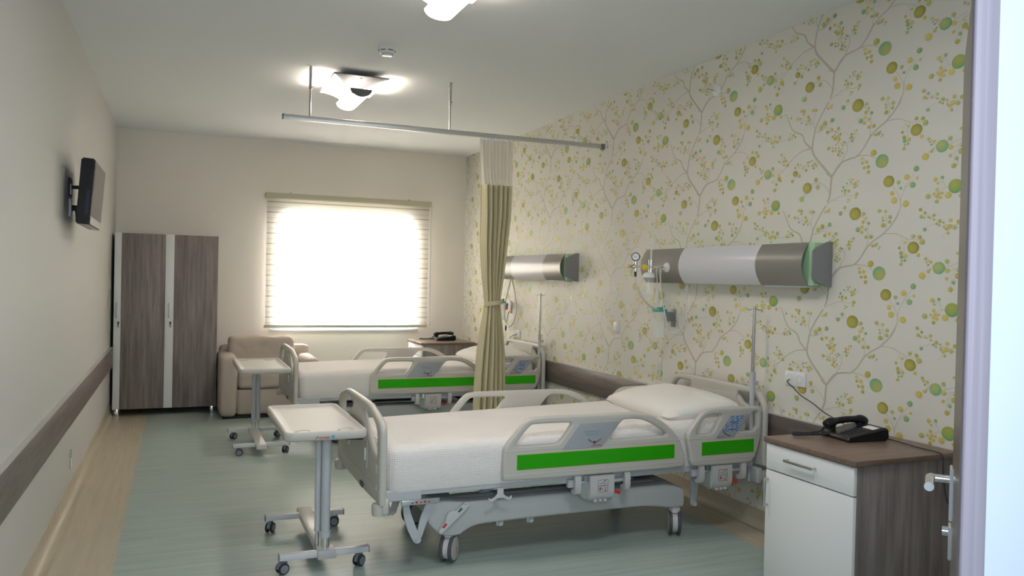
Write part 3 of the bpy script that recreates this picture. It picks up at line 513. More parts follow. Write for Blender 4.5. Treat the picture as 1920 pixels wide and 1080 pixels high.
def side_rail(kind, side):
    n = 'side_rail'; y0, y1 = 3.848, 3.888
    m = MB()
    if kind == 'foot': m.plate(FR, [FH1, FH2], 'XZ', y0, y1, .012, smooth=1, res=4)
    else: m.plate(HR_, [HH1, HH2], 'XZ', y0, y1, .012, smooth=1, res=4)
    for zz in (.597, .468):
        x0, x1 = ((1.581, 2.672) if zz > .5 else (1.578, 2.709)) if kind == 'foot' else ((2.724, 3.249) if zz > .5 else (2.75, 3.209))
        m.box(x0+.003, x1-.003, y0-.0015, y0+.004, zz-.0025, zz+.0025, .0015)
    o = m.obj(n, PLAST, bed, smooth=50)
    if kind == 'foot':
        k = MB().box(1.653, 2.630, y0-.003, y0+.002, .496, .574, .001); lab(k.obj('green_stripe', GREEN, o, smooth=0), 'long green stripe')
        k = MB().box(1.651, 2.632, y0-.0015, y0+.002, .494, .576); k.obj('stripe_border', GREENE, o, smooth=0)
        k = MB().plate([(2.020, .724), (2.255, .725), (2.262, .718), (2.168, .600), (2.150, .588), (1.919, .587), (1.917, .592)], [], 'XZ', y0-.003, y0+.003, .001)
        k.obj('label_plate', LABELG, o)
        k = MB()
        A = [(2.092+.058*math.sin(t), .690-.072*math.cos(t)) for t in [-.72+1.44*q/14 for q in range(15)]]
        for a, b_ in zip(A, A[1:]):
            if side == 0: k.tube([(a[0]+.018, y0-.0035, a[1]), (b_[0]+.018, y0-.0035, b_[1])], .0025, 6)
            else: k.tube([(a[0]+.018, y0-.0035, a[1]), (b_[0]+.018, y0-.0035, b_[1])], .0025, 6)
        k.lathe([(.008, 0), (.008, .0015), (.005, .0015)], (2.11, y0-.003, .617), (0, -1, 0), 14)
        k.obj('angle_scale', INK, o)
        k = MB().text('Trendelenburg 12', .0145, M_xz(2.092, y0-.0035, .6775)).text('Backrest 0-70', .0135, M_xz(2.096, y0-.0035, .6615)); k.obj('blue_lettering', BLUEP, o)
        k = MB().text('NECVPA', .015, M_xz(2.125, y0-.0035, .599)); k.obj('red_lettering', RED, o)
        k = MB().plate([(2.092, .594), (2.095, .594), (2.104, .606), (2.101, .606)], [], 'XZ', y0-.004, y0-.003, .0002); k.obj('logo_stroke', BLUEP, o)
    else:
        k = MB().box(2.820, 3.192, y0-.003, y0+.002, .497, .574, .001); lab(k.obj('green_stripe', GREEN, o, smooth=0), 'short green stripe')
        k = MB().box(2.818, 3.194, y0-.0015, y0+.002, .495, .576); k.obj('stripe_border', GREENE, o, smooth=0)
        k = MB().plate([(3.017, .724), (3.152, .725), (3.043, .589), (2.910, .589)], [], 'XZ', y0-.003, y0+.003, .001); k.obj('label_plate', LABELG, o)
        BT = [(3.031, .708, 1), (3.067, .707, 3), (3.102, .708, 1), (2.996, .665, -1), (3.031, .667, 3), (3.066, .665, -1), (2.993, .640, -1), (3.065, .640, 1)]
        for bx, bz, kd in BT:
            k = MB().cyl((bx, y0-.003, bz), (bx, y0-.005, bz), .0098, 20); bo = k.obj('round_button', BLUE, o)
        for bx, bz, kd in BT:
            k = MB()
            if abs(kd) == 1: k.plate([(bx-.0055, bz-.004*kd), (bx+.0055, bz-.004*kd), (bx, bz+.0055*kd)], [], 'XZ', y0-.0062, y0-.005, .0002)
            else: k.plate([(bx-.007, bz-.003), (bx, bz-.003), (bx-.0035, bz+.003)], [], 'XZ', y0-.0062, y0-.005, .0002).plate([(bx, bz-.003), (bx+.007, bz-.003), (bx+.0035, bz+.003)], [], 'XZ', y0-.0062, y0-.005, .0002)
            k.obj('button_arrow', WHITEP, o)
        k = MB().tube([(3.013, y0-.0035, .682), (3.036, y0-.0035, .689), (3.050, y0-.0035, .678), (3.070, y0-.0035, .688), (3.079, y0-.0035, .694)], .0036, 6)
        k.tube([(3.010, y0-.0035, .640), (3.050, y0-.0035, .640)], .003, 6).tube([(3.031, y0-.0035, .630), (3.031, y0-.0035, .651)], .0026, 6)
        k.obj('bed_symbol', BLUE, o)
        k = MB(); A = [(3.028-.064*math.cos(t), .648-.046*math.sin(t)) for t in [.1+1.35*q/12 for q in range(13)]]
        k.tube([(a, y0-.0035, b_) for a, b_ in A], .0028, 6); k.obj('angle_scale', INK, o)
        k = MB().text('NECVPA', .013, M_xz(2.948, y0-.0035, .5985)); k.obj('red_lettering', RED, o)
    if side:
        R = Matrix.Scale(-1, 4, (0, 1, 0)); T = Matrix.Translation((0, .964, 0))
        o.data.transform(R); o.data.flip_normals()
        for q in list(o.children):
            if q.name.split('.')[0] in ('green_stripe', 'stripe_border'): q.data.transform(R); q.data.flip_normals()
            elif kind == 'head': q.data.transform(T)
            else: bpy.data.objects.remove(q)
    return o
for k_ in ('foot', 'head'):
    for s in (0, 1): side_rail(k_, s)

# rail latches
def latch(xa, xb, side):
    y0, y1 = 3.852, 3.905; zb = .285
    m = MB().loft([[(x, y, z) for y, z in ((y0+.012, .43), (y0, .425), (y0, .335), (y0+.010, zb+.018), (y0+.030, zb), (y1, zb-.004), (y1, zb+.02), (y0+.038, zb+.022), (y0+.022, .34), (y0+.022, .43))] for x in (xa, xa+.004, xb-.004, xb)])
    for q in range(3): m.box(xa+.03+.03*q, xa+.05+.03*q, y0+.008, y0+.03, zb-.004, zb+.01, .003)
    o = m.obj('rail_latch', PLASTL, bed, smooth=35)
    k = MB(); sx0, sx1, z0, z1 = (xa+xb)/2-.028, (xa+xb)/2+.035, .337, .405
    R = rrect(sx0, sx1, z0, z1, .005, 3); k.plate(R, [[(p[0]*.955+.045*(sx0+sx1)/2, p[1]*.955+.045*(z0+z1)/2) for p in R]], 'XZ', y0-.0012, y0, .0002)
    mx_ = (sx0+sx1)/2
    for a, b_, c, d_ in ((-.024, .385, .004, .385), (-.02, .375, .02, .375), (-.01, .388, -.004, .393), (.004, .381, .025, .384), (-.024, .358, .0, .356), (-.02, .349, .0, .349), (.008, .358, .026, .36), (.004, .35, .012, .345), (-.028, .370, .03, .370)):
        k.tube([(mx_+a, y0-.0006, b_), (mx_+c, y0-.0006, d_)], .0008, 5)
    k.obj('instruction_sticker', INK, o)
    k = MB().plate([(mx_-.024, .348), (mx_-.017, .348), (mx_-.012, .362), (mx_-.017, .365), (mx_-.023, .355)], [], 'XZ', y0-.0015, y0, .0002).plate([(mx_+.004, .392), (mx_+.009, .393), (mx_+.018, .400), (mx_+.014, .402), (mx_+.006, .397)], [], 'XZ', y0-.0015, y0, .0002).box(mx_+.014, mx_+.018, y0-.0015, y0, .340, .352)
    k.obj('red_arrow', RED, o)
    k = MB().tube([(xb+.002, y0+.03, .335), (xb+.02, y0+.02, .33), (xb+.045, y0+.012, .322)], .009, 10); k.obj('red_lever', RED, o)
    k = MB().box(xa-.02, xb+.015, y0+.035, y0+.055, .335, .425, .004).cyl((xa-.012, y0+.02, .345), (xa-.012, y0+.06, .345), .045, 18)
    k.obj('latch_plate', ZINC, o)
    # arms either side
    ar = []
    for x in (xa-.085, xb+.075):
        k = MB().loft([[(xx, y, z) for y, z in ((y0+.008, .435), (y0, .41), (y0, .36), (y0+.012, .335), (y0+.035, .328), (y0+.055, .335), (y0+.055, .355), (y0+.035, .352), (y0+.022, .37), (y0+.022, .435))] for xx in (x-.006, x-.003, x+.025, x+.028)])
        ar.append(k.obj('rail_arm', PLASTL, bed, smooth=35))
    k = MB().cyl((xa-.10, y0+.046, .385), (xb+.11, y0+.046, .385), .013, 14).box(xa-.12, xa-.07, y0+.03, y0+.06, .365, .41, .004); pv = k.obj('rail_pivot', METALG, bed)
    if side:
        R = Matrix.Scale(-1, 4, (0, 1, 0))
        for q in (o, *o.children, *ar, pv): q.data.transform(R); q.data.flip_normals()
for s in (0, 1): latch(2.095, 2.245, s); latch(2.905, 3.045, s)

# footboard (a little wider than the rails)
FY = 4.395
def bow(v):
    t = (v.y-FY)/.57; return Vector((v.x-.036-.006*(1-t*t), v.y, v.z))
FBo = [(3.838, .365), (3.836, .40), (3.836, .72), (3.840, .750), (3.856, .778), (3.94, .803), (4.05, .828), (4.10, .837), (4.18, .840), (4.35, .842)]
FBo = [(y, z) for y, z in FBo[:-1]]+[(4.395, .842)]
FBo = FBo+[(2*FY-y, z) for y, z in FBo[::-1][1:]]
FBh = [(4.30, .792), (4.15, .796), (4.04, .783), (3.950, .752), (3.912, .715), (3.908, .640), (3.912, .590), (3.945, .588), (4.05, .635), (4.18, .705), (4.28, .768)]
m = MB().plate(FBo, [FBh, [(2*FY-y, z) for y, z in FBh]], 'YZ', .956, .994, .0165, smooth=1, warp=bow, res=5)
for z in (.57, .50, .448): m.plate([(3.845, z), (3.98, z), (4.81, z), (4.945, z), (4.945, z-.004), (3.845, z-.004)], [], 'YZ', .9565, .962, .001, warp=bow)
fb = m.obj('footboard', PLAST, bed, smooth=50)
m = MB().plate([(4.12, .50), (4.10, .62), (4.16, .70), (4.54, .70), (4.60, .62), (4.58, .50)], [], 'YZ', .9545, .960, .001, warp=bow); lab(m.obj('centre_panel', mat('footboard_green', (.16, .33, .06), .3) if 0 else PLAST, fb), 'plain recessed centre panel')
for y, z0, z1 in ((3.895, .52, .565), (3.920, .52, .565), (4.87, .52, .565), (4.895, .52, .565), (3.905, .435, .465), (4.885, .435, .465)):
    m = MB().box(.916, .935, y-.008, y+.008, z0, z1, .004); m.obj('clip_button', PLASTL, fb)
m = MB()
for y in (4.14, 4.56): m.box(.908, .917, y-.004, y+.004, .535, .60, .002)
m.obj('label_holder', WHITEL, fb)
m = MB().box(.910, .918, 4.19, 4.26, .378, .402, .001); lab(m.obj('maker_sticker', INK, fb), 'small dark sticker')
for y in (3.885, 4.90):
    m = MB().box(.935, .972, y-.045, y+.045, .325, .40, .012).lathe([(.020, -.032), (.034, -.028), (.038, -.012), (.038, .012), (.034, .028), (.020, .032)], (.932, y, .345), 'Z', 22).lathe([(.039, -.001), (.039, .001)], (.932, y, .362))
    m.obj('corner_bumper', PLAST, bed, smooth=45)

# headboard
HBo = [(3.842, .39), (3.840, .45), (3.840, .735), (3.846, .775), (3.880, .830), (3.930, .858), (4.0, .866), (4.35, .868)]
HBo = HBo+[(2*BY-y, z) for y, z in HBo[::-1][1:]]
HBh = [(4.13, .822), (3.975, .826), (3.925, .812), (3.885, .768), (3.878, .735), (3.885, .728), (4.03, .745)]
m = MB().plate(HBo, [HBh, [(2*BY-y, z) for y, z in HBh]], 'YZ', 3.262, 3.300, .016, smooth=1, res=5)
m.plate([(4.17, .49), (4.10, .80), (4.60, .80), (4.53, .49)], [], 'YZ', 3.258, 3.27, .003)
m.obj('headboard', PLAST, bed, smooth=50)
for y in (3.885, 4.815):
    m = MB().box(3.225, 3.262, y-.04, y+.04, .30, .395, .010).lathe([(.02, -.03), (.033, -.026), (.036, -.01), (.036, .01), (.033, .026), (.02, .03)], (3.278, y, .345), 'Z', 20)
    m.obj('corner_bumper', PLASTC, bed, smooth=45)

# mattress + bedding as separate things
def soft_box(x0, x1, y0, y1, zb, zt, rc, re, seed, rise=0, amp=.006, droop=0.):
    m = MB(); loops = []
    prof = [(.03, zb+.035), (.012, zb+.03), (.006, zb), (.001, zb+.012), (-.002, zb+.10), (0, zt-re*1.2)]
    for k in range(1, 6): t = PI/2*k/5; prof.append((re*(1-math.cos(t)), zt-re+re*math.sin(t)-.0))
    w = (y1-y0)/2
    for k in (.14, .20, .27, .34, .40, .43): prof.append((k, zt+.003))
    for d, z in prof:
        r = max(rc-d, .006); base = rrect(x0+d, x1-d, y0+d, y1-d, r, 6)
        # resample edges
        P = []
        for i in range(len(base)):
            a, b_ = Vector(base[i]), Vector(base[(i+1) % len(base)])
            n_ = max(1, 22 if i % 14 == 6 else 1) if False else 1
            P.append(a)
        out = []
        for i in range(len(base)):
            a, b_ = Vector(base[i]), Vector(base[(i+1) % len(base)])
            k_ = 1
            if i == 6-1 or i == 17: k_ = 26      # long sides (corner arcs hold 6 points each)
            if i == 11 or i == 23: k_ = 12
            for q in range(k_): out.append(a.lerp(b_, q/k_))
        L_ = []
        for p in out:
            h = (z-zb)/(zt-zb)
            nn = noise.noise(Vector((p.x*3.2, p.y*3.2, z*5+seed)))+.5*noise.noise(Vector((p.x*9, p.y*9, z*9+seed)))
            up = rise*max(0, (p.x-2.35)/.8)**1.3*h if rise else 0
            zz = z+up+nn*amp*(.6 if h > .9 else 1)
            if h < .09:
                if d < .011: zz += .010*noise.noise(Vector((p.x*7, p.y*5, seed)))+.026*min(1, max(0, (p.x-1.62)/.1))+.018*max(0, (1.10-p.x)/.10)
                else: zz = z
            c_ = Vector(((x0+x1)/2, (y0+y1)/2)); dv_ = (p-c_); dv_.x *= .35
            dv_.normalize() if dv_.length > 0 else None
            o_ = nn*amp*1.1*(1 if h < .9 else .2)
            L_.append((p.x+dv_.x*o_, p.y+dv_.y*o_, zz))
        loops.append(L_)
    m.loft(loops); return m
m = soft_box(.972, 3.205, 3.894, 4.806, .404, .645, .07, .055, 2., rise=.055, amp=.006)
mt = tag(m.obj('mattress', SHEET, None, smooth=70), 'white mattress in a waffle-weave bedspread on the nearer bed', 'mattress', 'made-up white mattresses')
dup(mt, None, (0, 3.18, 0), 'white mattress in a bedspread on the farther bed behind the curtain')

def pillow(x0, x1, y0, y1, z0, z1, seed):
    m = MB(); NU, NV = 34, 22; g = {}
    for s in (1, -1):
        for i in range(NU+1):
            for j in range(NV+1):
                u = -1+2*i/NU; v = -1+2*j/NV
                e = (max(0, 1-abs(u)**2.6)*max(0, 1-abs(v)**2.4))**.42
                px = (x0+x1)/2+(x1-x0)/2*v*(1-.05*(1-abs(u))**2*0); py = (y0+y1)/2+(y1-y0)/2*u
                pin = 1-.05*(u*u*v*v)
                nn = noise.noise(Vector((u*2.2, v*2.2, seed)))*.5+noise.noise(Vector((u*5, v*5, seed)))*.25+.2*noise.noise(Vector((u*11, v*4, seed)))
                hz = (z1-z0)
                zz = z0+hz*.42+s*(hz*.5*e)*(1+.22*nn) if s > 0 else z0+hz*.42-(hz*.42*e)
                zz += .045*((px-x0)/(x1-x0)-.5)
                g[s, i, j] = m.b.verts.new((px*1, (y0+y1)/2+(py-(y0+y1)/2)*pin, zz))
        for i in range(NU):
            for j in range(NV):
                m.b.faces.new((g[s, i, j], g[s, i+1, j], g[s, i+1, j+1], g[s, i, j+1]))
    return m
m = pillow(2.66, 3.19, 3.94, 4.74, .650, .835, 3.1)
pl = m.obj('pillow', LINEN, None, smooth=75); tag(pl, 'plump white pillow at the wall end of the nearer bed', 'pillow', 'white bed pillows')
dup(pl, None, (0, 3.18, 0), 'white pillow on the farther bed, partly behind the curtain')

# drip pole on the corner of the bed
iv = thing('drip_pole', 'chrome-topped drip pole standing at the corner of the nearer bed', 'drip pole', (3.236, 3.925, .30), 'bed drip poles')
m = MB().cyl((3.236, 3.925, .30), (3.236, 3.925, .93), .0155, 18); m.obj('lower_tube', METALG, iv)
m = MB().cyl((3.236, 3.925, .915), (3.236, 3.925, .965), .0185, 18).box(3.236, 3.275, 3.915, 3.935, .885, .900, .003).cyl((3.27, 3.925, .885), (3.27, 3.925, .91), .009, 12); lab(m.obj('clamp_collar', CASTG if 0 else PLASTC, iv), 'grey clamp collar with small knob')
m = MB().cyl((3.236, 3.925, .96), (3.236, 3.925, 1.365), .0105, 16); m.obj('upper_tube', STEEL, iv)
for s in (-1, 1):
    m = MB().tube(catmull([(3.236, 3.925, 1.352), (3.236+.018*s, 3.925-.010*s, 1.345), (3.236+.032*s, 3.925-.018*s, 1.343), (3.236+.040*s, 3.925-.022*s, 1.352), (3.236+.040*s, 3.925-.022*s, 1.362)], 4), .0028, 8); m.obj('hook', CHROME, iv)
dup(iv, None, (3.262, 3.925+3.18, .30), 'chrome-topped drip pole standing at the corner of the farther bed')
bed2 = dup(bed, None, (BX, BY+3.18, 0), 'farther hospital bed behind the hanging curtain, beside the window', skip=())
# ------------------------------------------------------------------ overbed tables
TX, TY = .70, 4.45
ob = thing('overbed_table', 'nearer wheeled overbed table with cup wells and label at its front edge', 'overbed table', (TX, TY, 0), 'overbed tables on casters')
ztop = .72
x0, x1, y0, y1 = .485, .898, 4.005, 4.905
def loopz(ins, z, r=.05): return [(a, b_, z) for a, b_ in rrect(x0+ins, x1-ins, y0+ins, y1-ins, max(r-ins, .01), 6)]
m = MB()
m.loft([loopz(.03, ztop-.045), loopz(.006, ztop-.043), loopz(0, ztop-.036), loopz(0, ztop-.008), loopz(.006, ztop), loopz(.016, ztop+.001), loopz(.022, ztop-.002), loopz(.030, ztop-.010), loopz(.06, ztop-.0105), loopz(.15, ztop-.0105)])
tt = m.obj('tabletop', mat('tabletop_plastic', (.52, .505, .47), .45, spec=.4), ob, smooth=50)
m = MB()
for cx in (x0+.10, x1-.10):
    m.lathe([(.040, 0), (.040, .0035), (.036, .0045), (.033, .001), (.001, .0008)], (cx, y0+.085, ztop-.0108), 'Z', 28)
lab(m.obj('cup_well', PLAST, tt), 'two round cup wells')
m = MB().text('necvpa', .020, M_xz((x0+x1)/2-.015, y0-.0012, ztop-.027)); m.obj('red_lettering', RED, tt)
m = MB().plate(rrect((x0+x1)/2+.022, (x0+x1)/2+.036, ztop-.034, ztop-.018, .004), [], 'XZ', y0-.0015, y0, .0003); m.obj('blue_badge', mat('badge_blue', (.08, .35, .5), .4), tt)
m = MB().plate([((x0+x1)/2-.058, ztop-.033), ((x0+x1)/2-.054, ztop-.033), ((x0+x1)/2-.044, ztop-.019), ((x0+x1)/2-.048, ztop-.019)], [], 'XZ', y0-.0015, y0, .0003); m.obj('logo_stroke', INK, tt)
m = MB().cyl((.712, 4.135, .16), (.712, 4.135, ztop-.045), .0235, 26).cyl((.712, 4.135, .155), (.712, 4.135, .185), .028, 26)
m.obj('column', METALG, ob)
m = MB().cyl((.712, 4.135, .08), (.712, 4.135, .17), .022, 24).cyl((.676, 4.165, .09), (.676, 4.165, .2), .010, 12); lab(m.obj('inner_column', CHROME, ob), 'chrome inner column')
m = MB().cyl((.678, 4.165, .18), (.678, 4.165, ztop-.045), .0165, 20); m.obj('rear_column', METALG, ob)
m = MB().tube([(.712, 4.12, ztop-.055), (.82, 4.09, ztop-.053), (.86, 4.08, ztop-.053)], .005, 8)
m.box(.62, .80, 4.05, 4.25, ztop-.052, ztop-.044, .003); hd = m.obj('release_lever', CHROME, ob)
m = MB().cyl((.80, 4.095, ztop-.053), (.885, 4.074, ztop-.053), .0105, 14); m.obj('grip', DKBLUE, hd)
m = MB().box(.672, .752, 4.09, 4.90, .062, .100, .003); m.obj('base_beam', mat('base_beam_paint', (.66, .64, .60), .28), ob)
m = MB().box(.666, .758, 4.068, 4.17, .060, .103, .004); lab(m.obj('column_foot', PLASTC, ob), 'grey column foot')
for yb in (4.105, 4.80):
    m = MB().box(.482, .93, yb-.021, yb+.021, .068, .098, .003); cb = m.obj('crossbar', mat('crossbar_paint', (.62, .63, .65), .3) if yb < 4.2 else bpy.data.materials['crossbar_paint'], ob)
    for xe in (.478, .928):
        m = MB().box(xe, xe+.006, yb-.022, yb+.022, .066, .100, .002); m.obj('end_cap', CASTG, cb)
def minicaster(x, y, phi):
    R = .029; ax = Vector((math.cos(phi), math.sin(phi), 0)); tn = Vector((-ax.y, ax.x, 0))
    c = Vector((x, y, R))-tn*.012
    m = MB()
    pr = [(-.030, .030), (-.026, .048), (-.012, .060), (.010, .062), (.022, .062), (.024, .030), (.012, .022), (-.012, .020)]
    m.loft([[c+tn*a+ax*s+Vector((0, 0, b_-R)) for a, b_ in pr] for s in (-.008, .008)])
    m.cyl(Vector((x, y, .055)), Vector((x, y, .07)), .009, 12)
    f = m.obj('caster', CASTG, ob)
    m = MB()
    for s in (-1, 1): m.lathe([(R*.6, -.006), (R*.93, -.006), (R, -.003), (R, .003), (R*.93, .006), (R*.6, .006)], c+ax*s*.015, ax*s, 24)
    m.obj('tyre', BLACKM, f)
    m = MB()
    for s in (-1, 1): m.lathe([(R*.72, 0), (R*.72, .0015), (.001, .003)], c+ax*s*.0205, ax*s, 22)
    m.obj('hub_disc', CASTG, f)
minicaster(.515, 4.80, -.5); minicaster(.890, 4.80, -1.75); minicaster(.510, 4.105, -1.2); minicaster(.890, 4.105, -.85)
ob2 = dup(ob, None, (.655, 7.24, -.02+.02), 'farther wheeled overbed table in front of the armchair', rotz=PI)
for ch in list(ob2.children):
    for g in list(ch.children):
        if g.name.split('.')[0] in ('red_lettering', 'blue_badge', 'logo_stroke'): bpy.data.objects.remove(g)

# ------------------------------------------------------------------ wardrobe
W = thing('wardrobe', 'tall dark wood two-door wardrobe with white stripes in the far left corner', 'wardrobe', (-.11, 9.35, 0))
Y0 = 9.105
m = MB().box(-.612, .378, Y0, 9.60, .075, 1.884, .002); m.obj('carcass', WOOD, W)
for xa, xs, xb in ((-.614, -.548, -.136), (-.134, -.050, .380)):
    m = MB().box(xs, xb, Y0-.020, Y0-.001, .072, 1.884, .0015); d = m.obj('door', WOOD, W)
    m = MB().box(xa, xs-.001, Y0-.0205, Y0-.001, .072, 1.886, .0015); lab(m.obj('white_stripe', WHITEL, d), 'white vertical stripe')
    xc = (xa+xs)/2
    m = MB().tube(catmull([(xc-.005, Y0-.02, 1.02), (xc-.005, Y0-.045, 1.025), (xc-.005, Y0-.048, 1.09), (xc-.005, Y0-.045, 1.155), (xc-.005, Y0-.02, 1.16)], 4), .006, 8); m.obj('handle', ALU, d)
    m = MB().cyl((xc+.012, Y0-.02, .965), (xc+.012, Y0-.032, .965), .011, 14).box(xc+.006, xc+.018, Y0-.05, Y0-.032, .94, .972, .002).box(xc+.008, xc+.016, Y0-.04, Y0-.037, .915, .945, .002); m.obj('lock', mat('lock_dark', (.05, .05, .06), .3, metal=.8) if xa < -.5 else bpy.data.materials['lock_dark'], d)
for x in (-.578, .345):
    for y in (Y0+.02, 9.55):
        m = MB().box(x-.021, x+.021, y-.02, y+.02, 0, .075, .003); m.obj('leg', CHROME, W)

# ------------------------------------------------------------------ television
P1, P2, P3 = Vector((-.471, 5.35, 2.16)), Vector((-.499, 5.35, 1.768)), Vector((-.465, 5.99, 2.153))
ey = (P3-P1).normalized(); ez = (P1-P2).normalized(); ex = ey.cross(ez); ez = ex.cross(ey); ex.normalize()
Wt, Ht = (P3-P1).length, (P1-P2).length
def tp(a, b_, c): return P2+ey*a+ez*b_+ex*c
def tbox(m, a0, a1, b0, b1, c0, c1, bev=0.):
    b = bmesh.new(); bmesh.ops.create_cube(b, size=1)
    for v in b.verts: v.co = Vector(((a0+a1)/2+v.co.x*(a1-a0), (b0+b1)/2+v.co.y*(b1-b0), (c0+c1)/2+v.co.z*(c1-c0)))
    if bev: bmesh.ops.bevel(b, geom=b.edges[:], offset=bev, segments=2, affect='EDGES')
    for v in b.verts: v.co = tp(v.co.x, v.co.y, v.co.z)
    m.add(b)
tv = thing('television', 'small black flat television tilted down from a bracket on the left wall', 'television', tuple(tp(Wt/2, 0, -.04)))
m = MB(); tbox(m, 0, Wt, 0, Ht, -.075, 0, .008)
hs = m.obj('housing', BLACK, tv)
m = MB(); tbox(m, .03, Wt-.03, .055, Ht-.03, -.004, .0012); m.obj('screen', SCREEN, tv)
m = MB(); tbox(m, .02, Wt-.02, .004, .045, 0, .002, .001); tbox(m, .0, Wt, -.001, .0, -.04, -.005); lab(m.obj('lower_bezel', TVGREY, tv), 'greyish lower bezel')
m = MB(); tbox(m, -.001, .0, .06, .20, -.03, -.012); m.obj('button_row', DKBLUE, tv)
m = MB()
c = tp(Wt*.5, Ht*.62, -.080); q = Vector((XL, c.y, c.z))
m.box(XL, XL+.012, q.y-.055, q.y+.055, q.z-.055, q.z+.055, .003).tube([(XL+.01, q.y, q.z), c+ex*.01], .012, 10)
m.obj('wall_bracket', BLACKM, tv)
m = MB().box(XL+.012, XL+.016, q.y-.054, q.y-.0, q.z-.05, q.z+.015); m.obj('bracket_plate', SOCK, tv)
# outlets
def outlet_x(name, x, s, y, z, w, h, label, n=2, group=None):
    t = thing(name, label, 'wall socket', (x, y, z), group)
    m = MB().box(min(x, x+s*.011), max(x, x+s*.011), y-w/2, y+w/2, z-h/2, z+h/2, .003); m.obj('cover_frame', SOCK, t)
    for k in range(n):
        yc = y+(k-(n-1)/2)*w/n
        m = MB().box(min(x+s*.009, x+s*.013), max(x+s*.009, x+s*.013), yc-h*.36, yc+h*.36, z-h*.36, z+h*.36, .001)
        i = m.obj('insert', SOCK, t)
        m = MB().lathe([(h*.27, 0), (h*.27, .002), (h*.245, .002), (h*.235, -.001), (.001, -.001)], (x+s*.0125, yc, z), (s, 0, 0), 24); m.obj('socket_well', PANELW, i)
        m = MB()
        for d_ in (-.0095, .0095): m.cyl((x+s*.0118, yc+d_, z), (x+s*.0122, yc+d_, z), .0026, 10)
        m.obj('pin_hole', INK, i)
    return t
o1 = outlet_x('wall_socket', XL, 1, 5.70, 1.885, .082, .11, 'white socket with plug on the left wall below the television', 1)
m = MB().tube(catmull([(XL+.012, 5.70, 1.885), (XL+.035, 5.70, 1.87), (XL+.04, 5.72, 1.82), (XL+.06, 5.75, 1.80), (-.56, 5.70, 1.84)], 5), .006, 8).lathe([(.018, 0), (.018, .03), (.01, .035)], (XL+.012, 5.70, 1.885), (1, 0, 0), 16)
m.obj('power_cord', BLACKM, tv)
outlet_x('wall_socket', XR, -1, 3.675, .952, .165, .086, 'white double wall socket above the nearer bedside cabinet', 2)
outlet_x('wall_socket', XR, -1, 7.86, .915, .165, .086, 'white double wall socket above the head of the farther bed', 2)
t = thing('light_switch', 'white light switch on the patterned wall between the two beds', 'switch', (XR, 5.76, 1.113))
m = MB().box(XR-.010, XR, 5.717, 5.803, 1.068, 1.158, .003); m.obj('frame', SOCK, t)
m = MB().box(XR-.014, XR-.009, 5.732, 5.788, 1.083, 1.143, .002); m.obj('rocker', SOCK, t)
t = thing('night_light', 'small steel night light plate low on the left wall', 'light', (XL, 5.93, .25))
m = MB().box(XL, XL+.006, 5.90, 5.955, .195, .315, .002); m.obj('plate', STEEL, t)
m = MB().box(XL+.006, XL+.010, 5.905, 5.95, .20, .262, .001); m.obj('lens', WHITEP, t)
# round wall hooks
for i, (y, lb) in enumerate(((4.49, 'white round wall fitting high on the patterned wall, nearer one'), (6.56, 'white round wall fitting high on the patterned wall, by the curtain rail end'))):
    t = thing('wall_fitting', lb, 'wall fitting', (XR, y, 2.805), 'round fittings high on the patterned wall')
    m = MB().lathe([(.040, 0), (.040, .006), (.026, .014), (.012, .018), (.012, .024)], (XR, y, 2.805), (-1, 0, 0), 26); m.obj('rose', SOCK, t)
    m = MB().tube([(XR-.02, y, 2.805), (XR-.035, y+.0, 2.805), (XR-.055, y+.04, 2.82)], .003, 6); m.obj('pin', STEEL, t)

# ------------------------------------------------------------------ armchair
A = thing('armchair', 'beige upholstered armchair beside the wardrobe', 'armchair', (.90, 9.05, 0))
def cushion(m, x0, x1, y0, y1, z0, z1, r, seed=0, amp=.006, n=14):
    b = bmesh.new(); bmesh.ops.create_cube(b, size=2)
    bmesh.ops.subdivide_edges(b, edges=b.edges[:], cuts=n, use_grid_fill=True)
    c = Vector(((x0+x1)/2, (y0+y1)/2, (z0+z1)/2)); h = Vector(((x1-x0)/2, (y1-y0)/2, (z1-z0)/2))
    for v in b.verts:
        p = Vector((v.co.x*h.x, v.co.y*h.y, v.co.z*h.z)); q = Vector([max(-h[i]+r, min(h[i]-r, p[i])) for i in range(3)])
        d = p-q; L_ = d.length
        if L_ > 1e-6: p = q+d/L_*r
        nn = noise.noise(p*6+Vector((seed, 0, 0)))+.5*noise.noise(p*15+Vector((seed, 3, 0)))
        v.co = c+p+(d.normalized() if L_ > 1e-6 else Vector((0, 0, 1)))*nn*amp
    m.add(b)
m = MB(); cushion(m, .56, 1.26, 8.66, 9.42, .03, .30, .03, 1, .003); m.obj('seat_base', FABRIC, A, smooth=80)
m = MB(); cushion(m, .572, 1.248, 8.63, 9.25, .30, .475, .05, 2, .004); m.obj('seat_cushion', FABRIC, A, smooth=80)
for xa, xb in ((.395, .568), (1.252, 1.41)):
    m = MB(); cushion(m, xa, xb, 8.60, 9.46, .025, .645 if xa < .5 else .605, .055, xa, .004); m.obj('armrest', FABRIC, A, smooth=80)
m = MB(); cushion(m, .42, 1.39, 9.33, 9.52, .04, .70, .05, 5, .003); m.obj('back_frame', FABRIC, A, smooth=80)
m = MB(); cushion(m, .50, 1.20, 9.08, 9.35, .46, .81, .065, 6, .013, 26); m.obj('back_cushion', FABRIC, A, smooth=80)
m = MB().box(.43, 1.38, 8.66, 9.46, 0, .03); m.obj('plinth', GAPSHADE, A)  # near-black slab, the shade gap under the chair put into its colour

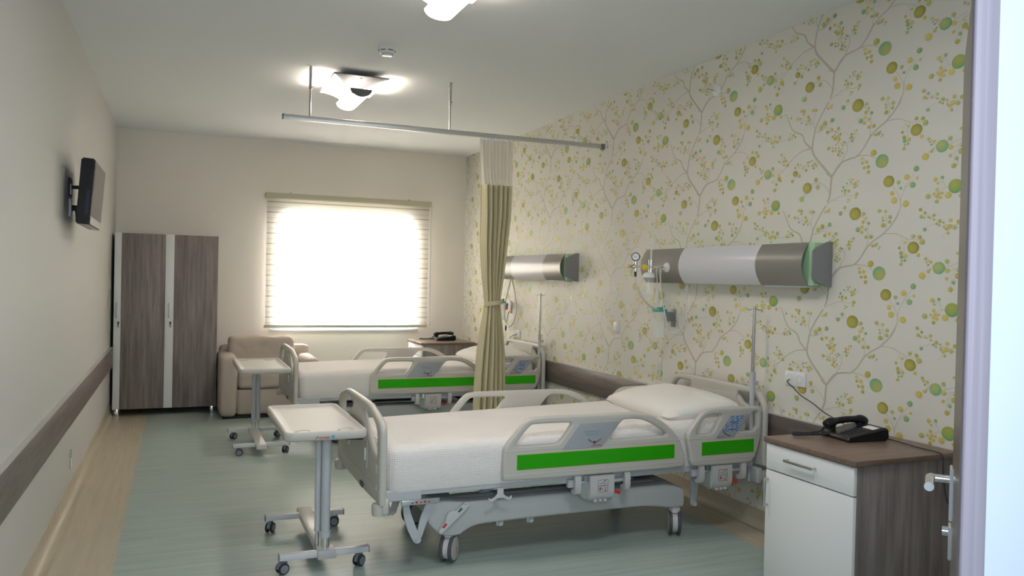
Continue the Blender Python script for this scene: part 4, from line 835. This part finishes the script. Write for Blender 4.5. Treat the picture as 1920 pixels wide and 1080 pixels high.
# ------------------------------------------------------------------ bedside cabinets
def cabinet(dx, dy, label, z=.752):
    t = thing('bedside_cabinet', label, 'cabinet', (3.01+dx, 2.855+dy, 0), 'bedside cabinets with white fronts')
    return t
cb_ = cabinet(0, 0, 'dark wood bedside cabinet with white drawer and door at front right')
m = MB().box(2.700, 3.312, 2.580, 3.135, .05, .727, .0015); m.obj('carcass', WOOD, cb_)
m = MB().box(2.672, 3.315, 2.568, 3.147, .727, .752, .0015); m.obj('top', WOODX, cb_)
m = MB().box(2.72, 3.30, 2.60, 3.12, .0, .05, .001); m.obj('plinth', WOOD, cb_)
def barhandle(p, a, b_, along, par):
    m = MB()
    if along == 'Y':
        m.box(p[0]-.030, p[0]-.022, a, b_, p[2]-.006, p[2]+.006, .001)
        for y in (a+.006, b_-.006): m.box(p[0]-.025, p[0], y-.005, y+.005, p[2]-.005, p[2]+.005, .001)
    else:
        m.box(p[0]-.030, p[0]-.022, p[1]-.006, p[1]+.006, a, b_, .001)
        for z in (a+.006, b_-.006): m.box(p[0]-.025, p[0], p[1]-.005, p[1]+.005, z-.005, z+.005, .001)
    return m.obj('handle', STEEL, par)
m = MB().box(2.681, 2.699, 2.582, 3.134, .598, .722, .0012); dw = m.obj('drawer', WHITEL, cb_); barhandle((2.681, 0, .668), 2.800, 2.985, 'Y', dw)
m = MB().box(2.681, 2.699, 2.582, 3.134, .062, .592, .0012); dr_ = m.obj('door', WHITEL, cb_); barhandle((2.681, 3.118, 0), .415, .555, 'Z', dr_)
dup(cb_, None, (2.872, 9.01, 0), 'dark wood bedside cabinet in the far right corner beyond the farther bed')

# ------------------------------------------------------------------ telephones
def phone():
    t = thing('telephone', 'black desk telephone on the nearer bedside cabinet', 'telephone', (3.09, 2.98, .752), 'black desk telephones')
    m = MB(); R = Matrix.Rotation(math.radians(-6), 3, 'Z'); o_ = Vector((3.09, 2.98, .752))
    def P(a, b_, c): return o_+R @ Vector((a, b_, c))        # a = away from the user (+x), b = left (+y)
    prof = [(-.115, .0), (-.12, .012), (-.112, .024), (-.06, .034), (.06, .056), (.095, .064), (.115, .058), (.118, .02), (.10, .0)]
    loops = []
    for b_, k in ((-.098, .6), (-.100, .85), (-.092, 1), (.092, 1), (.100, .85), (.098, .6)):
        loops.append([P(a*(1 if k == 1 else .985), b_, .006+(c-.006)*k if c > 0 else 0.0) for a, c in prof])
    m.loft(loops); m.obj('body', BLACK, t, smooth=40)
    m = MB()
    for i in range(4):
        for j in range(3):
            a = -.075+i*.026; b_ = -.060+j*.026; z = .030+(a+.06)*.185
            c = P(a, b_, z+.004); m.box(c.x-.007, c.x+.007, c.y-.008, c.y+.008, c.z-.004, c.z+.004, .002)
    m.obj('keypad', BLACKM, t)
    m = MB(); loop = [P(a, b_, .0345+(a+.06)*.185+.0012) for a, b_ in ((.035, -.085), (.035, -.01), (.075, -.01), (.075, -.085))]
    loop2 = [Vector(p)+Vector((0, 0, .001)) for p in loop]; m.loft([loop, loop2]); lab(m.obj('number_card', SOCK, t), 'white number card')
    m = MB(); pts = []; rad = []
    for k in range(19):
        s = -1+2*k/18; a = s*.115; z = .068+.012*(1-s*s)+.006*s
        if abs(s) > .72: z -= .010*(abs(s)-.72)/.28
        pts.append(P(a, .066, z)); rad.append(.0165 if abs(s) < .5 else .0165+.010*min(1, (abs(s)-.5)/.25)*(1 if abs(s) < .93 else .72))
    m.tube(pts, .018, 14, rad=rad)
    for s in (-1, 1): m.cyl(P(s*.085, .066, .070), P(s*.085, .066, .055 if s > 0 else .032), .021, 18)
    m.obj('handset', BLACK, t, smooth=60)
    # coiled lead
    m = MB(); cen = catmull([P(-.118, .075, .045), P(-.135, .085, .022), P(-.19, .10, .012), P(-.26, .115, .012), P(-.285, .09, .012), P(-.26, .070, .012), P(-.19, .062, .012), P(-.14, .055, .013), P(-.118, .045, .016)], 14)
    cc = []
    for i, p in enumerate(cen):
        for q in range(3):
            th = 2*PI*(i*3+q)/7; tn = (cen[min(i+1, len(cen)-1)]-cen[max(i-1, 0)]).normalized(); a = tn.cross(Vector((0, 0, 1))).normalized(); b_ = tn.cross(a)
            cc.append(p+(a*math.cos(th)+b_*math.sin(th))*.0052)
    m.tube(cc, .0024, 5); m.tube(cen, .0045, 6); m.obj('coiled_lead', BLACKM, t, smooth=60, weld=False)
    return t
ph = phone()
dup(ph, None, (2.93, 9.09, .752), 'black desk telephone on the cabinet in the far right corner')
m = MB().tube(catmull([(XR-.016, 3.71, .945), (XR-.035, 3.71, .93), (XR-.035, 3.66, .905), (XR-.030, 3.60, .865), (XR-.035, 3.50, .835), (3.30, 3.40, .80), (3.27, 3.25, .775), (3.22, 3.12, .757), (3.205, 3.06, .757)], 8), .0028, 8)
m.obj('wall_cord', BLACKM, ph)
m = MB().tube(catmull([(3.205, 2.95, .757), (3.215, 2.88, .757), (3.20, 2.78, .757), (3.19, 2.68, .756), (3.18, 2.60, .758), (3.18, 2.560, .750), (3.18, 2.556, .70), (3.19, 2.552, .60), (3.21, 2.545, .53), (3.26, 2.53, .485), (3.32, 2.50, .48)], 8), .0026, 8)
m.obj('wall_cord', BLACKM, ph)
m = MB().tube(catmull([(XR-.016, 7.83, .915), (XR-.05, 7.84, .90), (XR-.06, 7.92, .87), (XR-.045, 8.02, .80), (XR-.04, 8.08, .70)], 8), .0045, 8)
tag(m.obj('power_cord', CASTG), 'grey cord from the socket above the farther bed down behind it', 'cord')

# ------------------------------------------------------------------ curtain and its rail
t = thing('curtain_rail', 'long square aluminium curtain rail hung across the room from the ceiling', 'curtain rail', (2.0, 6.05, 2.64))
m = MB().box(.682, 3.325, 6.035, 6.068, 2.632, 2.668, .002); m.obj('rail', ALU, t)
m = MB().box(3.312, XR, 6.031, 6.072, 2.628, 2.672, .003); m.obj('end_cap', CASTG, t)
m = MB().box(.674, .684, 6.033, 6.070, 2.630, 2.670, .002); m.obj('end_cap', CASTG, t)
for x in (.872, 1.955):
    m = MB().cyl((x, 6.05, 2.668), (x, 6.05, H-.10), .0075, 12).cyl((x, 6.05, H-.17), (x, 6.05, H), .0115, 12).cyl((x, 6.05, H-.004), (x, 6.05, H), .02, 16).cyl((x, 6.05, H-.15), (x+.022, 6.05, H-.15), .004, 8); m.obj('hanging_rod', STEEL, t)
ct = thing('privacy_curtain', 'olive-beige privacy curtain tied at the middle with a white net top', 'curtain', (2.35, 6.05, 1.3))
KEY = [(2.622, 2.206, 2.492), (2.45, 2.215, 2.492), (2.25, 2.232, 2.490), (2.0, 2.240, 2.485), (1.75, 2.243, 2.462), (1.5, 2.262, 2.440), (1.36, 2.282, 2.424), (1.305, 2.288, 2.416), (1.26, 2.283, 2.422), (1.1, 2.262, 2.446), (.9, 2.238, 2.470), (.65, 2.222, 2.480), (.40, 2.214, 2.482), (.22, 2.210, 2.484)]
def span(z):
    for (za, a0, a1), (zb, b0, b1) in zip(KEY, KEY[1:]):
        if za >= z >= zb:
            t_ = (za-z)/(za-zb); t_ = t_*t_*(3-2*t_) if 0 else t_
            return a0*(1-t_)+b0*t_, a1*(1-t_)+b1*t_
    return KEY[-1][1:]
def folds(z0, z1, nz, nf, amp, ph):
    m = MB(); NX = nf*10; rows = []
    for i in range(nz+1):
        z = z0+(z1-z0)*i/nz; a, b_ = span(z); row = []
        sq = min(1, abs(z-1.305)/.35); am = amp*(.45+.55*sq)
        for j in range(NX+1):
            u = j/NX; w = u+.012*math.sin(u*21+z*1.5)
            th = w*nf*2*PI+ph+.5*math.sin(z*1.3)
            y = 6.052+am*math.sin(th)+.010*math.sin(u*7+z*2)-.035*math.sin(PI*u)*(1 if z < 2.3 else .2)
            x = a+(b_-a)*(u+.28/nf*math.cos(th)*.5)
            row.append(m.b.verts.new((x, y, z)))
        rows.append(row)
    for A_, B_ in zip(rows, rows[1:]):
        for j in range(NX): m.b.faces.new((A_[j], A_[j+1], B_[j+1], B_[j]))
    return m
dp = folds(2.252, .22, 60, 6, .040, .6).obj('drape', CURT, ct, smooth=80); md = dp.modifiers.new('solid', 'SOLIDIFY'); md.thickness = .003
nt = folds(2.615, 2.250, 14, 9, .022, .6).obj('net_top', NET, ct, smooth=80)
m = MB()
for k in range(10): m.cyl((2.22+.029*k, 6.052, 2.605), (2.22+.029*k, 6.052, 2.640), .0065, 8)
m.obj('glider_hook', WHITEP, ct)
m = MB(); lp = []
for z in (1.288, 1.292, 1.318, 1.322):
    lp.append([(2.352+.076*math.cos(q*PI/16), 6.025+.062*math.sin(q*PI/16), z+.010*math.cos(q*PI/16)) for q in range(32)])
m.loft(lp, cap=False); m.obj('tie_band', CURT, ct, smooth=60)

# ------------------------------------------------------------------ bed head service panels
def panel(y0, y1, ja, jb, label):
    t = thing('bedhead_panel', label, 'service panel', (XR, (y0+y1)/2, 1.6), 'service panels on the patterned wall')
    zt, zb = 1.742, 1.494
    m = MB().box(3.235, XR, y0+.01, y1-.02, zb+.004, zt-.004, .004); lab(m.obj('inner_body', GREENB, t), 'pale green inner body')
    def arc(off=0.):
        P = []
        for k in range(13):
            s = -1+2*k/12; P.append((3.238-.052*(1-s*s)-off, (zt+zb)/2+s*(zt-zb)/2*.985))
        return P
    def sheet(ya, yb_, mt_, nm, lb, off=0.):
        A_, B_ = arc(off), arc(off-.004)
        loop = A_+B_[::-1]; m = MB().loft([[(x, ya, z) for x, z in loop], [(x, yb_, z) for x, z in loop]]); return lab(m.obj(nm, mt_, t, smooth=50), lb)
    ys = y0+.055
    sheet(ys, ja, PANELG, 'front_cover', 'grey end cover nearer the door', .001)
    sheet(ja, jb, PANELW, 'front_cover', 'glossy white middle cover')
    sheet(jb, y1, PANELG, 'front_cover', 'grey end cover nearer the window', .001)
    m = MB().plate([(XR, zb-.003), (3.31, zb), (3.215, zb+.035), (3.205, zb+.05), (3.205, zt-.055), (3.215, zt-.04), (3.31, zt+.002), (XR, zt+.004)], [], 'XZ', y0-.008, y0, .0015)
    m.obj('end_cap', CAPG, t)
    m = MB().box(3.24, XR, y0+.0, y0+.045, zb+.03, zt-.03); m.obj('cap_core', INK, t)
    for q in range(4):
        yy = ja-.02-.10*q if q < 4 else 0
    m = MB().box(3.25, 3.33, y0+.08, ja-.01, zb-.008, zb+.004, .002); m.obj('socket_strip', SOCK, t)
    return t
panel(3.425, 5.155, 3.868, 4.668, 'grey and white service panel on the wall above the nearer bed')
panel(6.475, 8.205, 6.918, 7.718, 'grey and white service panel on the wall above the farther bed')

# gas outlet with flowmeter
fm = thing('flowmeter', 'chrome oxygen flowmeter with pressure gauge plugged into the nearer service panel', 'flowmeter', (3.18, 4.80, 1.6))
m = MB().lathe([(.034, 0), (.034, .008), (.028, .012), (.028, .016), (.016, .02), (.016, .03)], (3.186, 4.80, 1.605), (-1, 0, 0), 28); m.obj('outlet_ring', SOCK, fm)
m = MB().cyl((3.17, 4.80, 1.605), (2.90, 4.80, 1.605), .0085, 14)
for x, r in ((3.13, .013), (3.03, .016), (2.98, .012), (2.92, .017)): m.cyl((x-.012, 4.80, 1.605), (x+.012, 4.80, 1.605), r, 16)
m.cyl((3.05, 4.80, 1.565), (3.05, 4.80, 1.655), .0165, 16).cyl((2.925, 4.80, 1.57), (2.925, 4.80, 1.64), .014, 16); m.obj('manifold', CHROME, fm)
m = MB().cyl((2.985, 4.80, 1.605), (2.985, 4.80, 1.605+.0001), .02, 8); m.b.clear(); m.lathe([(.018, -.012), (.02, 0), (.018, .012)], (2.99, 4.785, 1.60), (1, 0, 0), 18); lab(m.obj('valve_knob', YEL, fm), 'yellow knob')
m = MB().cyl((2.893, 4.80, 1.605), (2.875, 4.80, 1.605), .012, 14); m.obj('end_nut', mat('brass', (.6, .4, .1), .3, metal=1), fm)
m = MB().cyl((3.05, 4.80, 1.65), (3.05, 4.80, 1.79), .012, 18); m.obj('flow_tube', GLASS, fm)
m = MB().cyl((3.05, 4.80, 1.655), (3.05, 4.80, 1.785), .003, 8); m.obj('scale_rod', WHITEP, fm)
gd = Vector((-.55, -.83, 0)).normalized()
m = MB().lathe([(.026, -.015), (.030, -.012), (.030, .012), (.027, .014)], (2.925, 4.80, 1.672), gd, 28); g = m.obj('gauge', BLACK, fm)
m = MB().lathe([(.024, 0), (.024, .001), (.001, .001)], Vector((2.925, 4.80, 1.672))+gd*.0145, gd, 24); m.obj('dial', SOCK, g)
m = MB().tube([Vector((2.925, 4.80, 1.672))+gd*.0165+Vector((-.012, .008, .008)), Vector((2.925, 4.80, 1.672))+gd*.0165+Vector((.006, -.004, -.004))], .0016, 5); m.obj('needle', INK, g)
m = MB().lathe([(.012, 0), (.030, -.005), (.041, -.018), (.043, -.035), (.042, -.038)], (3.035, 4.80, 1.568), 'Z', 26); m.obj('humidifier_lid', SOCK, fm)
m = MB().lathe([(.0385, 0), (.037, -.10), (.036, -.112), (.001, -.113)], (3.035, 4.80, 1.531), 'Z', 24).cyl((3.035, 4.80, 1.53), (3.035, 4.80, 1.44), .004, 8); m.obj('humidifier_cup', GLASS, fm)
m = MB().cyl((2.925, 4.80, 1.572), (2.925, 4.80, 1.535), .009, 12); m.obj('hose_nozzle', DKBLUE, fm)
HOSE = mat('clear_hose', (.75, .74, .70), .25, alpha=.6)
m = MB().tube(catmull([(2.925, 4.80, 1.545), (2.93, 4.80, 1.49), (2.96, 4.80, 1.42), (3.03, 4.83, 1.36), (3.10, 4.86, 1.32), (3.17, 4.88, 1.302)], 8), .0065, 10); tag(m.obj('suction_hose', HOSE), 'clear hose from the flowmeter gauge to the green-lidded jar', 'hose')
m = MB().tube(catmull([(3.10, 4.80, 1.60), (3.09, 4.79, 1.57), (3.10, 4.79, 1.48), (3.10, 4.79, 1.44)], 6), .004, 8).lathe([(.006, .03), (.015, .02), (.017, -.05), (.014, -.075), (.006, -.085)], (3.10, 4.79, 1.42), 'Z', 16); tag(m.obj('nebuliser_cup', HOSE), 'small ribbed clear cup hanging beside the humidifier bottle', 'cup')
def jar(x, y, z, label, lid=True):
    t = thing('suction_jar', label, 'jar', (x, y, z), 'green-lidded suction jars')
    m = MB().lathe([(.046, 0), (.050, .004), (.053, .19), (.055, .195), (.051, .194), (.047, .008), (.001, .006)], (x, y, z), 'Z', 30); m.obj('jar_body', GLASS, t, smooth=40)
    m = MB().lathe([(.057, -.004), (.058, .010), (.050, .016), (.022, .018), (.020, .026), (.012, .028)], (x, y, z+.195), 'Z', 30).cyl((x+.02, y-.02, z+.205), (x+.02, y-.02, z+.225), .009, 12); m.obj('lid', TEAL, t)
    m = MB().cyl((x+.02, y-.02, z+.222), (x+.02, y-.02, z+.237), .010, 12); m.obj('blue_cap', DKBLUE, t)
    m = MB().box(x+.050, XR, y-.014, y+.014, z+.12, z+.19, .003).box(XR-.006, XR, y-.03, y+.03, z+.08, z+.21, .002); m.obj('wall_bracket', mat('bracket_grey', (.25, .26, .26), .4) if 'bracket_grey' not in bpy.data.materials else bpy.data.materials['bracket_grey'], t)
    return t
jar(3.225, 4.945, 1.095, 'clear suction jar with green lid below the nearer service panel')
jar(3.225, 8.05, 1.045, 'clear suction jar with green lid beside the curtain above the farther bed')
# coiled nurse-call cable and hanging tubes
WC = mat('white_cable', (.74, .72, .70), .4)
cen = catmull([(3.27, 4.665, 1.49), (3.27, 4.68, 1.44), (3.272, 4.685, 1.34), (3.272, 4.68, 1.25), (3.268, 4.74, 1.165), (3.262, 4.83, 1.135), (3.255, 4.88, 1.17), (3.24, 4.893, 1.25)], 18)
cc = []
for i, p in enumerate(cen):
    for q in range(2):
        th = 2*PI*(i*2+q)/5; tn = (cen[min(i+1, len(cen)-1)]-cen[max(i-1, 0)]).normalized(); a = tn.cross(Vector((1, 0, 0))).normalized(); b_ = tn.cross(a)
        cc.append(p+(a*math.cos(th)+b_*math.sin(th))*.007)
m = MB().tube(cc, .003, 5).tube(cen, .005, 8)
m.tube(catmull([(3.24, 4.893, 1.25), (3.20, 4.88, 1.40), (3.17, 4.86, 1.52), (3.15, 4.83, 1.60), (3.14, 4.80, 1.615)], 8), .0055, 8)
tag(m.obj('call_cable', WC, smooth=70, weld=False), 'white coiled cable looping below the nearer service panel', 'cable')
m = MB().tube(catmull([(3.23, 4.895, 1.26), (3.235, 4.89, 1.12), (3.23, 4.88, 1.0), (3.20, 4.88, .90), (3.18, 4.87, .86)], 8), .0045, 8).lathe([(.006, .06), (.013, .045), (.015, 0), (.010, -.06), (.004, -.11)], (3.195, 4.88, .90), 'Z', 14)
tag(m.obj('oxygen_tube', HOSE), 'clear tube with drip cup hanging down behind the nearer pillow', 'tube')
m = MB().tube(catmull([(3.27, 7.90, 1.49), (3.27, 7.96, 1.38), (3.27, 8.04, 1.22), (3.27, 8.03, 1.06), (3.27, 7.92, .995), (3.27, 7.80, 1.04), (3.27, 7.74, 1.16), (3.27, 7.77, 1.34), (3.27, 7.86, 1.49)], 10), .009, 10)
tag(m.obj('call_cable', WC), 'looped beige call cable hanging below the farther service panel', 'cable')
t = thing('call_handset', 'white nurse call handset with a red light beside the looped cable', 'call handset', (3.26, 7.885, 1.2), )
m = MB().box(3.25, 3.275, 7.86, 7.905, 1.15, 1.27, .008, 3, rot=Matrix.Rotation(.2, 3, 'X')); m.obj('handset_body', SOCK, t)
m = MB().lathe([(.010, 0), (.010, .006), (.004, .010)], (3.25, 7.85, 1.165), (-1, -.5, 0), 14); m.obj('red_light', REDL, t)
m = MB().tube(catmull([(3.26, 7.90, 1.16), (3.265, 7.95, 1.08), (3.27, 7.99, 1.02), (3.27, 8.0, .985)], 6), .003, 6).cyl((3.27, 8.0, .99), (3.27, 8.005, .94), .009, 10)
tag(m.obj('pull_cord', DKBLUE), 'thin cord ending in a dark blue toggle above the farther bed', 'cord')

# ------------------------------------------------------------------ ceiling
def ceiling_lamp(yc, label):
    t = thing('ceiling_lamp', label, 'ceiling lamp', (1.25, yc, H), 'glass ceiling lamps')
    z = 2.995
    m = MB().box(1.032, 1.452, yc-.35, yc+.35, z, z+.008, .002).box(1.12, 1.37, yc-.22, yc+.22, z+.008, H, .004); pl = m.obj('base_plate', LAMPP, t)
    m = MB().cyl((1.25, yc-.27, z-.001), (1.25, yc-.27, z-.006), .010, 14); m.obj('screw', CHROME, pl)
    # glass wings
    for s in (-1, 1):
        m = MB(); g = []
        for i in range(17):
            u = i/16; row = []
            ya = yc-.335+.29*u**1.15; yb_ = yc+.335-.02*math.sin(PI*u)
            for j in range(13):
                v = j/12; x = 1.242+s*(.205-.165*u); zz = z-.004-.040*u**1.5
                row.append(m.b.verts.new((x, ya+(yb_-ya)*v, zz)))
            g.append(row)
        for A_, B_ in zip(g, g[1:]):
            for j in range(12): m.b.faces.new((A_[j], A_[j+1], B_[j+1], B_[j]))
        m.obj('glass_wing', LGLASS, t, smooth=70, weld=False)
    # hanging shallow glass trough with a metal end plate
    def tr(th, off=0.): return 1.25+(.083-off)*math.sin(th), z-.082-(.060-off)*math.cos(th)
    y0_, y1_ = yc-.29, yc+.27
    m = MB(); g = []
    for i in range(21):
        th = -PI/2+PI*i/20; x_, z_ = tr(th)
        g.append([m.b.verts.new((x_, y0_+.01+.03*math.sin(th)**2+(y1_-y0_-.01)*j/8, z_)) for j in range(9)])
    for A_, B_ in zip(g, g[1:]):
        for j in range(8): m.b.faces.new((A_[j], A_[j+1], B_[j+1], B_[j]))
    m.obj('glass_trough', LGLASS, t, smooth=70, weld=False)
    m = MB(); lo = [tr(-PI/2+PI*i/20, .001) for i in range(21)]
    m.loft([[(x_, y, z_) for x_, z_ in lo] for y in (y0_, y0_+.006)]); lab(m.obj('end_plate', LAMPP, t), 'grey metal end plate')
    m = MB().cyl((1.25, yc-.20, z-.075), (1.25, yc+.24, z-.075), .014, 12); m.obj('lamp_tube', LBULB, t)
    return t
ceiling_lamp(6.34, 'lit glass ceiling lamp on a square plate in the middle of the room')
ceiling_lamp(3.79, 'lit glass ceiling lamp cut by the top edge, nearest the door')
t = thing('smoke_detector', 'round white smoke detector on the ceiling between the two lamps', 'smoke detector', (1.27, 5.33, H))
m = MB().lathe([(.062, 0), (.062, -.012), (.060, -.020), (.056, -.030), (.048, -.040)], (1.27, 5.33, H), 'Z', 36); m.obj('base', SOCK, t)
m = MB().lathe([(.042, -.038), (.040, -.046), (.034, -.054), (.001, -.057)], (1.27, 5.33, H), 'Z', 30); m.obj('chamber', mat('detector_clear', (.6, .62, .6), .15), t)
m = MB()
for k in range(7):
    a0 = 2*PI*k/7+.1; P = [(1.27+.0592*math.cos(a0+q*.1), 5.33+.0592*math.sin(a0+q*.1), H-.024) for q in range(7)]; m.tube(P, .0032, 5)
m.obj('vent_slot', INK, t)

# ------------------------------------------------------------------ light
def area(name, loc, rot, sx, sy, power, col):
    l = bpy.data.lights.new(name, 'AREA'); l.shape = 'RECTANGLE'; l.size = sx; l.size_y = sy; l.energy = power; l.color = col
    o = bpy.data.objects.new(name, l); C.objects.link(o); o.location = loc; o.rotation_euler = rot; return o
dl_ = area('daylight', (1.86, YB+.75, 1.85), (-PI/2+.30, 0, 0), 2.2, 1.7, 1200, (1.0, .965, .93)); dl_.data.spread = math.radians(120)
area('corridor_daylight', (.25, -.15, 1.80), (PI/2, 0, 0), 1.2, 1.3, 40, (.84, .92, 1.0))
area('added_fill_by_door', (1.5, 1.9, H-.03), (0, 0, 0), .55, .55, 24, (.95, .98, 1.0))  # added fill without a fixture, brightens the near right side
for yc in (6.34, 3.79):
    for x in (.985, 1.50):      # light escaping upwards past the plate on both sides
        area('lamp_glow', (x, yc+.03, 2.972), (PI, 0, 0), .05, .50, 2.6, (1, .86, .70))
    o = area('lamp_glow', (1.25, yc, 2.835), (0, 0, 0), .16, .5, 11, (1, .90, .78))
w = bpy.data.worlds.new('sky'); SC.world = w; w.use_nodes = True
bg = w.node_tree.nodes['Background']; bg.inputs[0].default_value = (.66, .82, 1, 1); bg.inputs[1].default_value = .8

# ------------------------------------------------------------------ camera
cd = bpy.data.cameras.new('camera'); cam = bpy.data.objects.new('camera', cd); C.objects.link(cam)
cd.sensor_width = 36; cd.lens = 1498.4454/1920*36; cd.clip_start = .02
yaw, pitch, roll = .3946, .0114, .0219
fw = Vector((math.sin(yaw)*math.cos(pitch), math.cos(yaw)*math.cos(pitch), -math.sin(pitch)))
r = Vector((math.cos(yaw), -math.sin(yaw), 0)); u = r.cross(fw)
r2 = r*math.cos(roll)+u*math.sin(roll); u2 = r2.cross(fw)
cam.matrix_world = Matrix(((r2.x, u2.x, -fw.x, 0), (r2.y, u2.y, -fw.y, 0), (r2.z, u2.z, -fw.z, 1.5), (0, 0, 0, 1)))
SC.camera = cam
SC.view_settings.view_transform = 'Standard'; SC.view_settings.look = 'None'; SC.view_settings.gamma = 1
SC.view_settings.exposure = 0.1
try: SC.view_settings.use_curve_mapping = False
except Exception: pass
SC.cycles.use_denoising = True
SC.cycles.max_bounces = 10; SC.cycles.diffuse_bounces = 6; SC.cycles.transparent_max_bounces = 16
SC.cycles.sample_clamp_indirect = 6
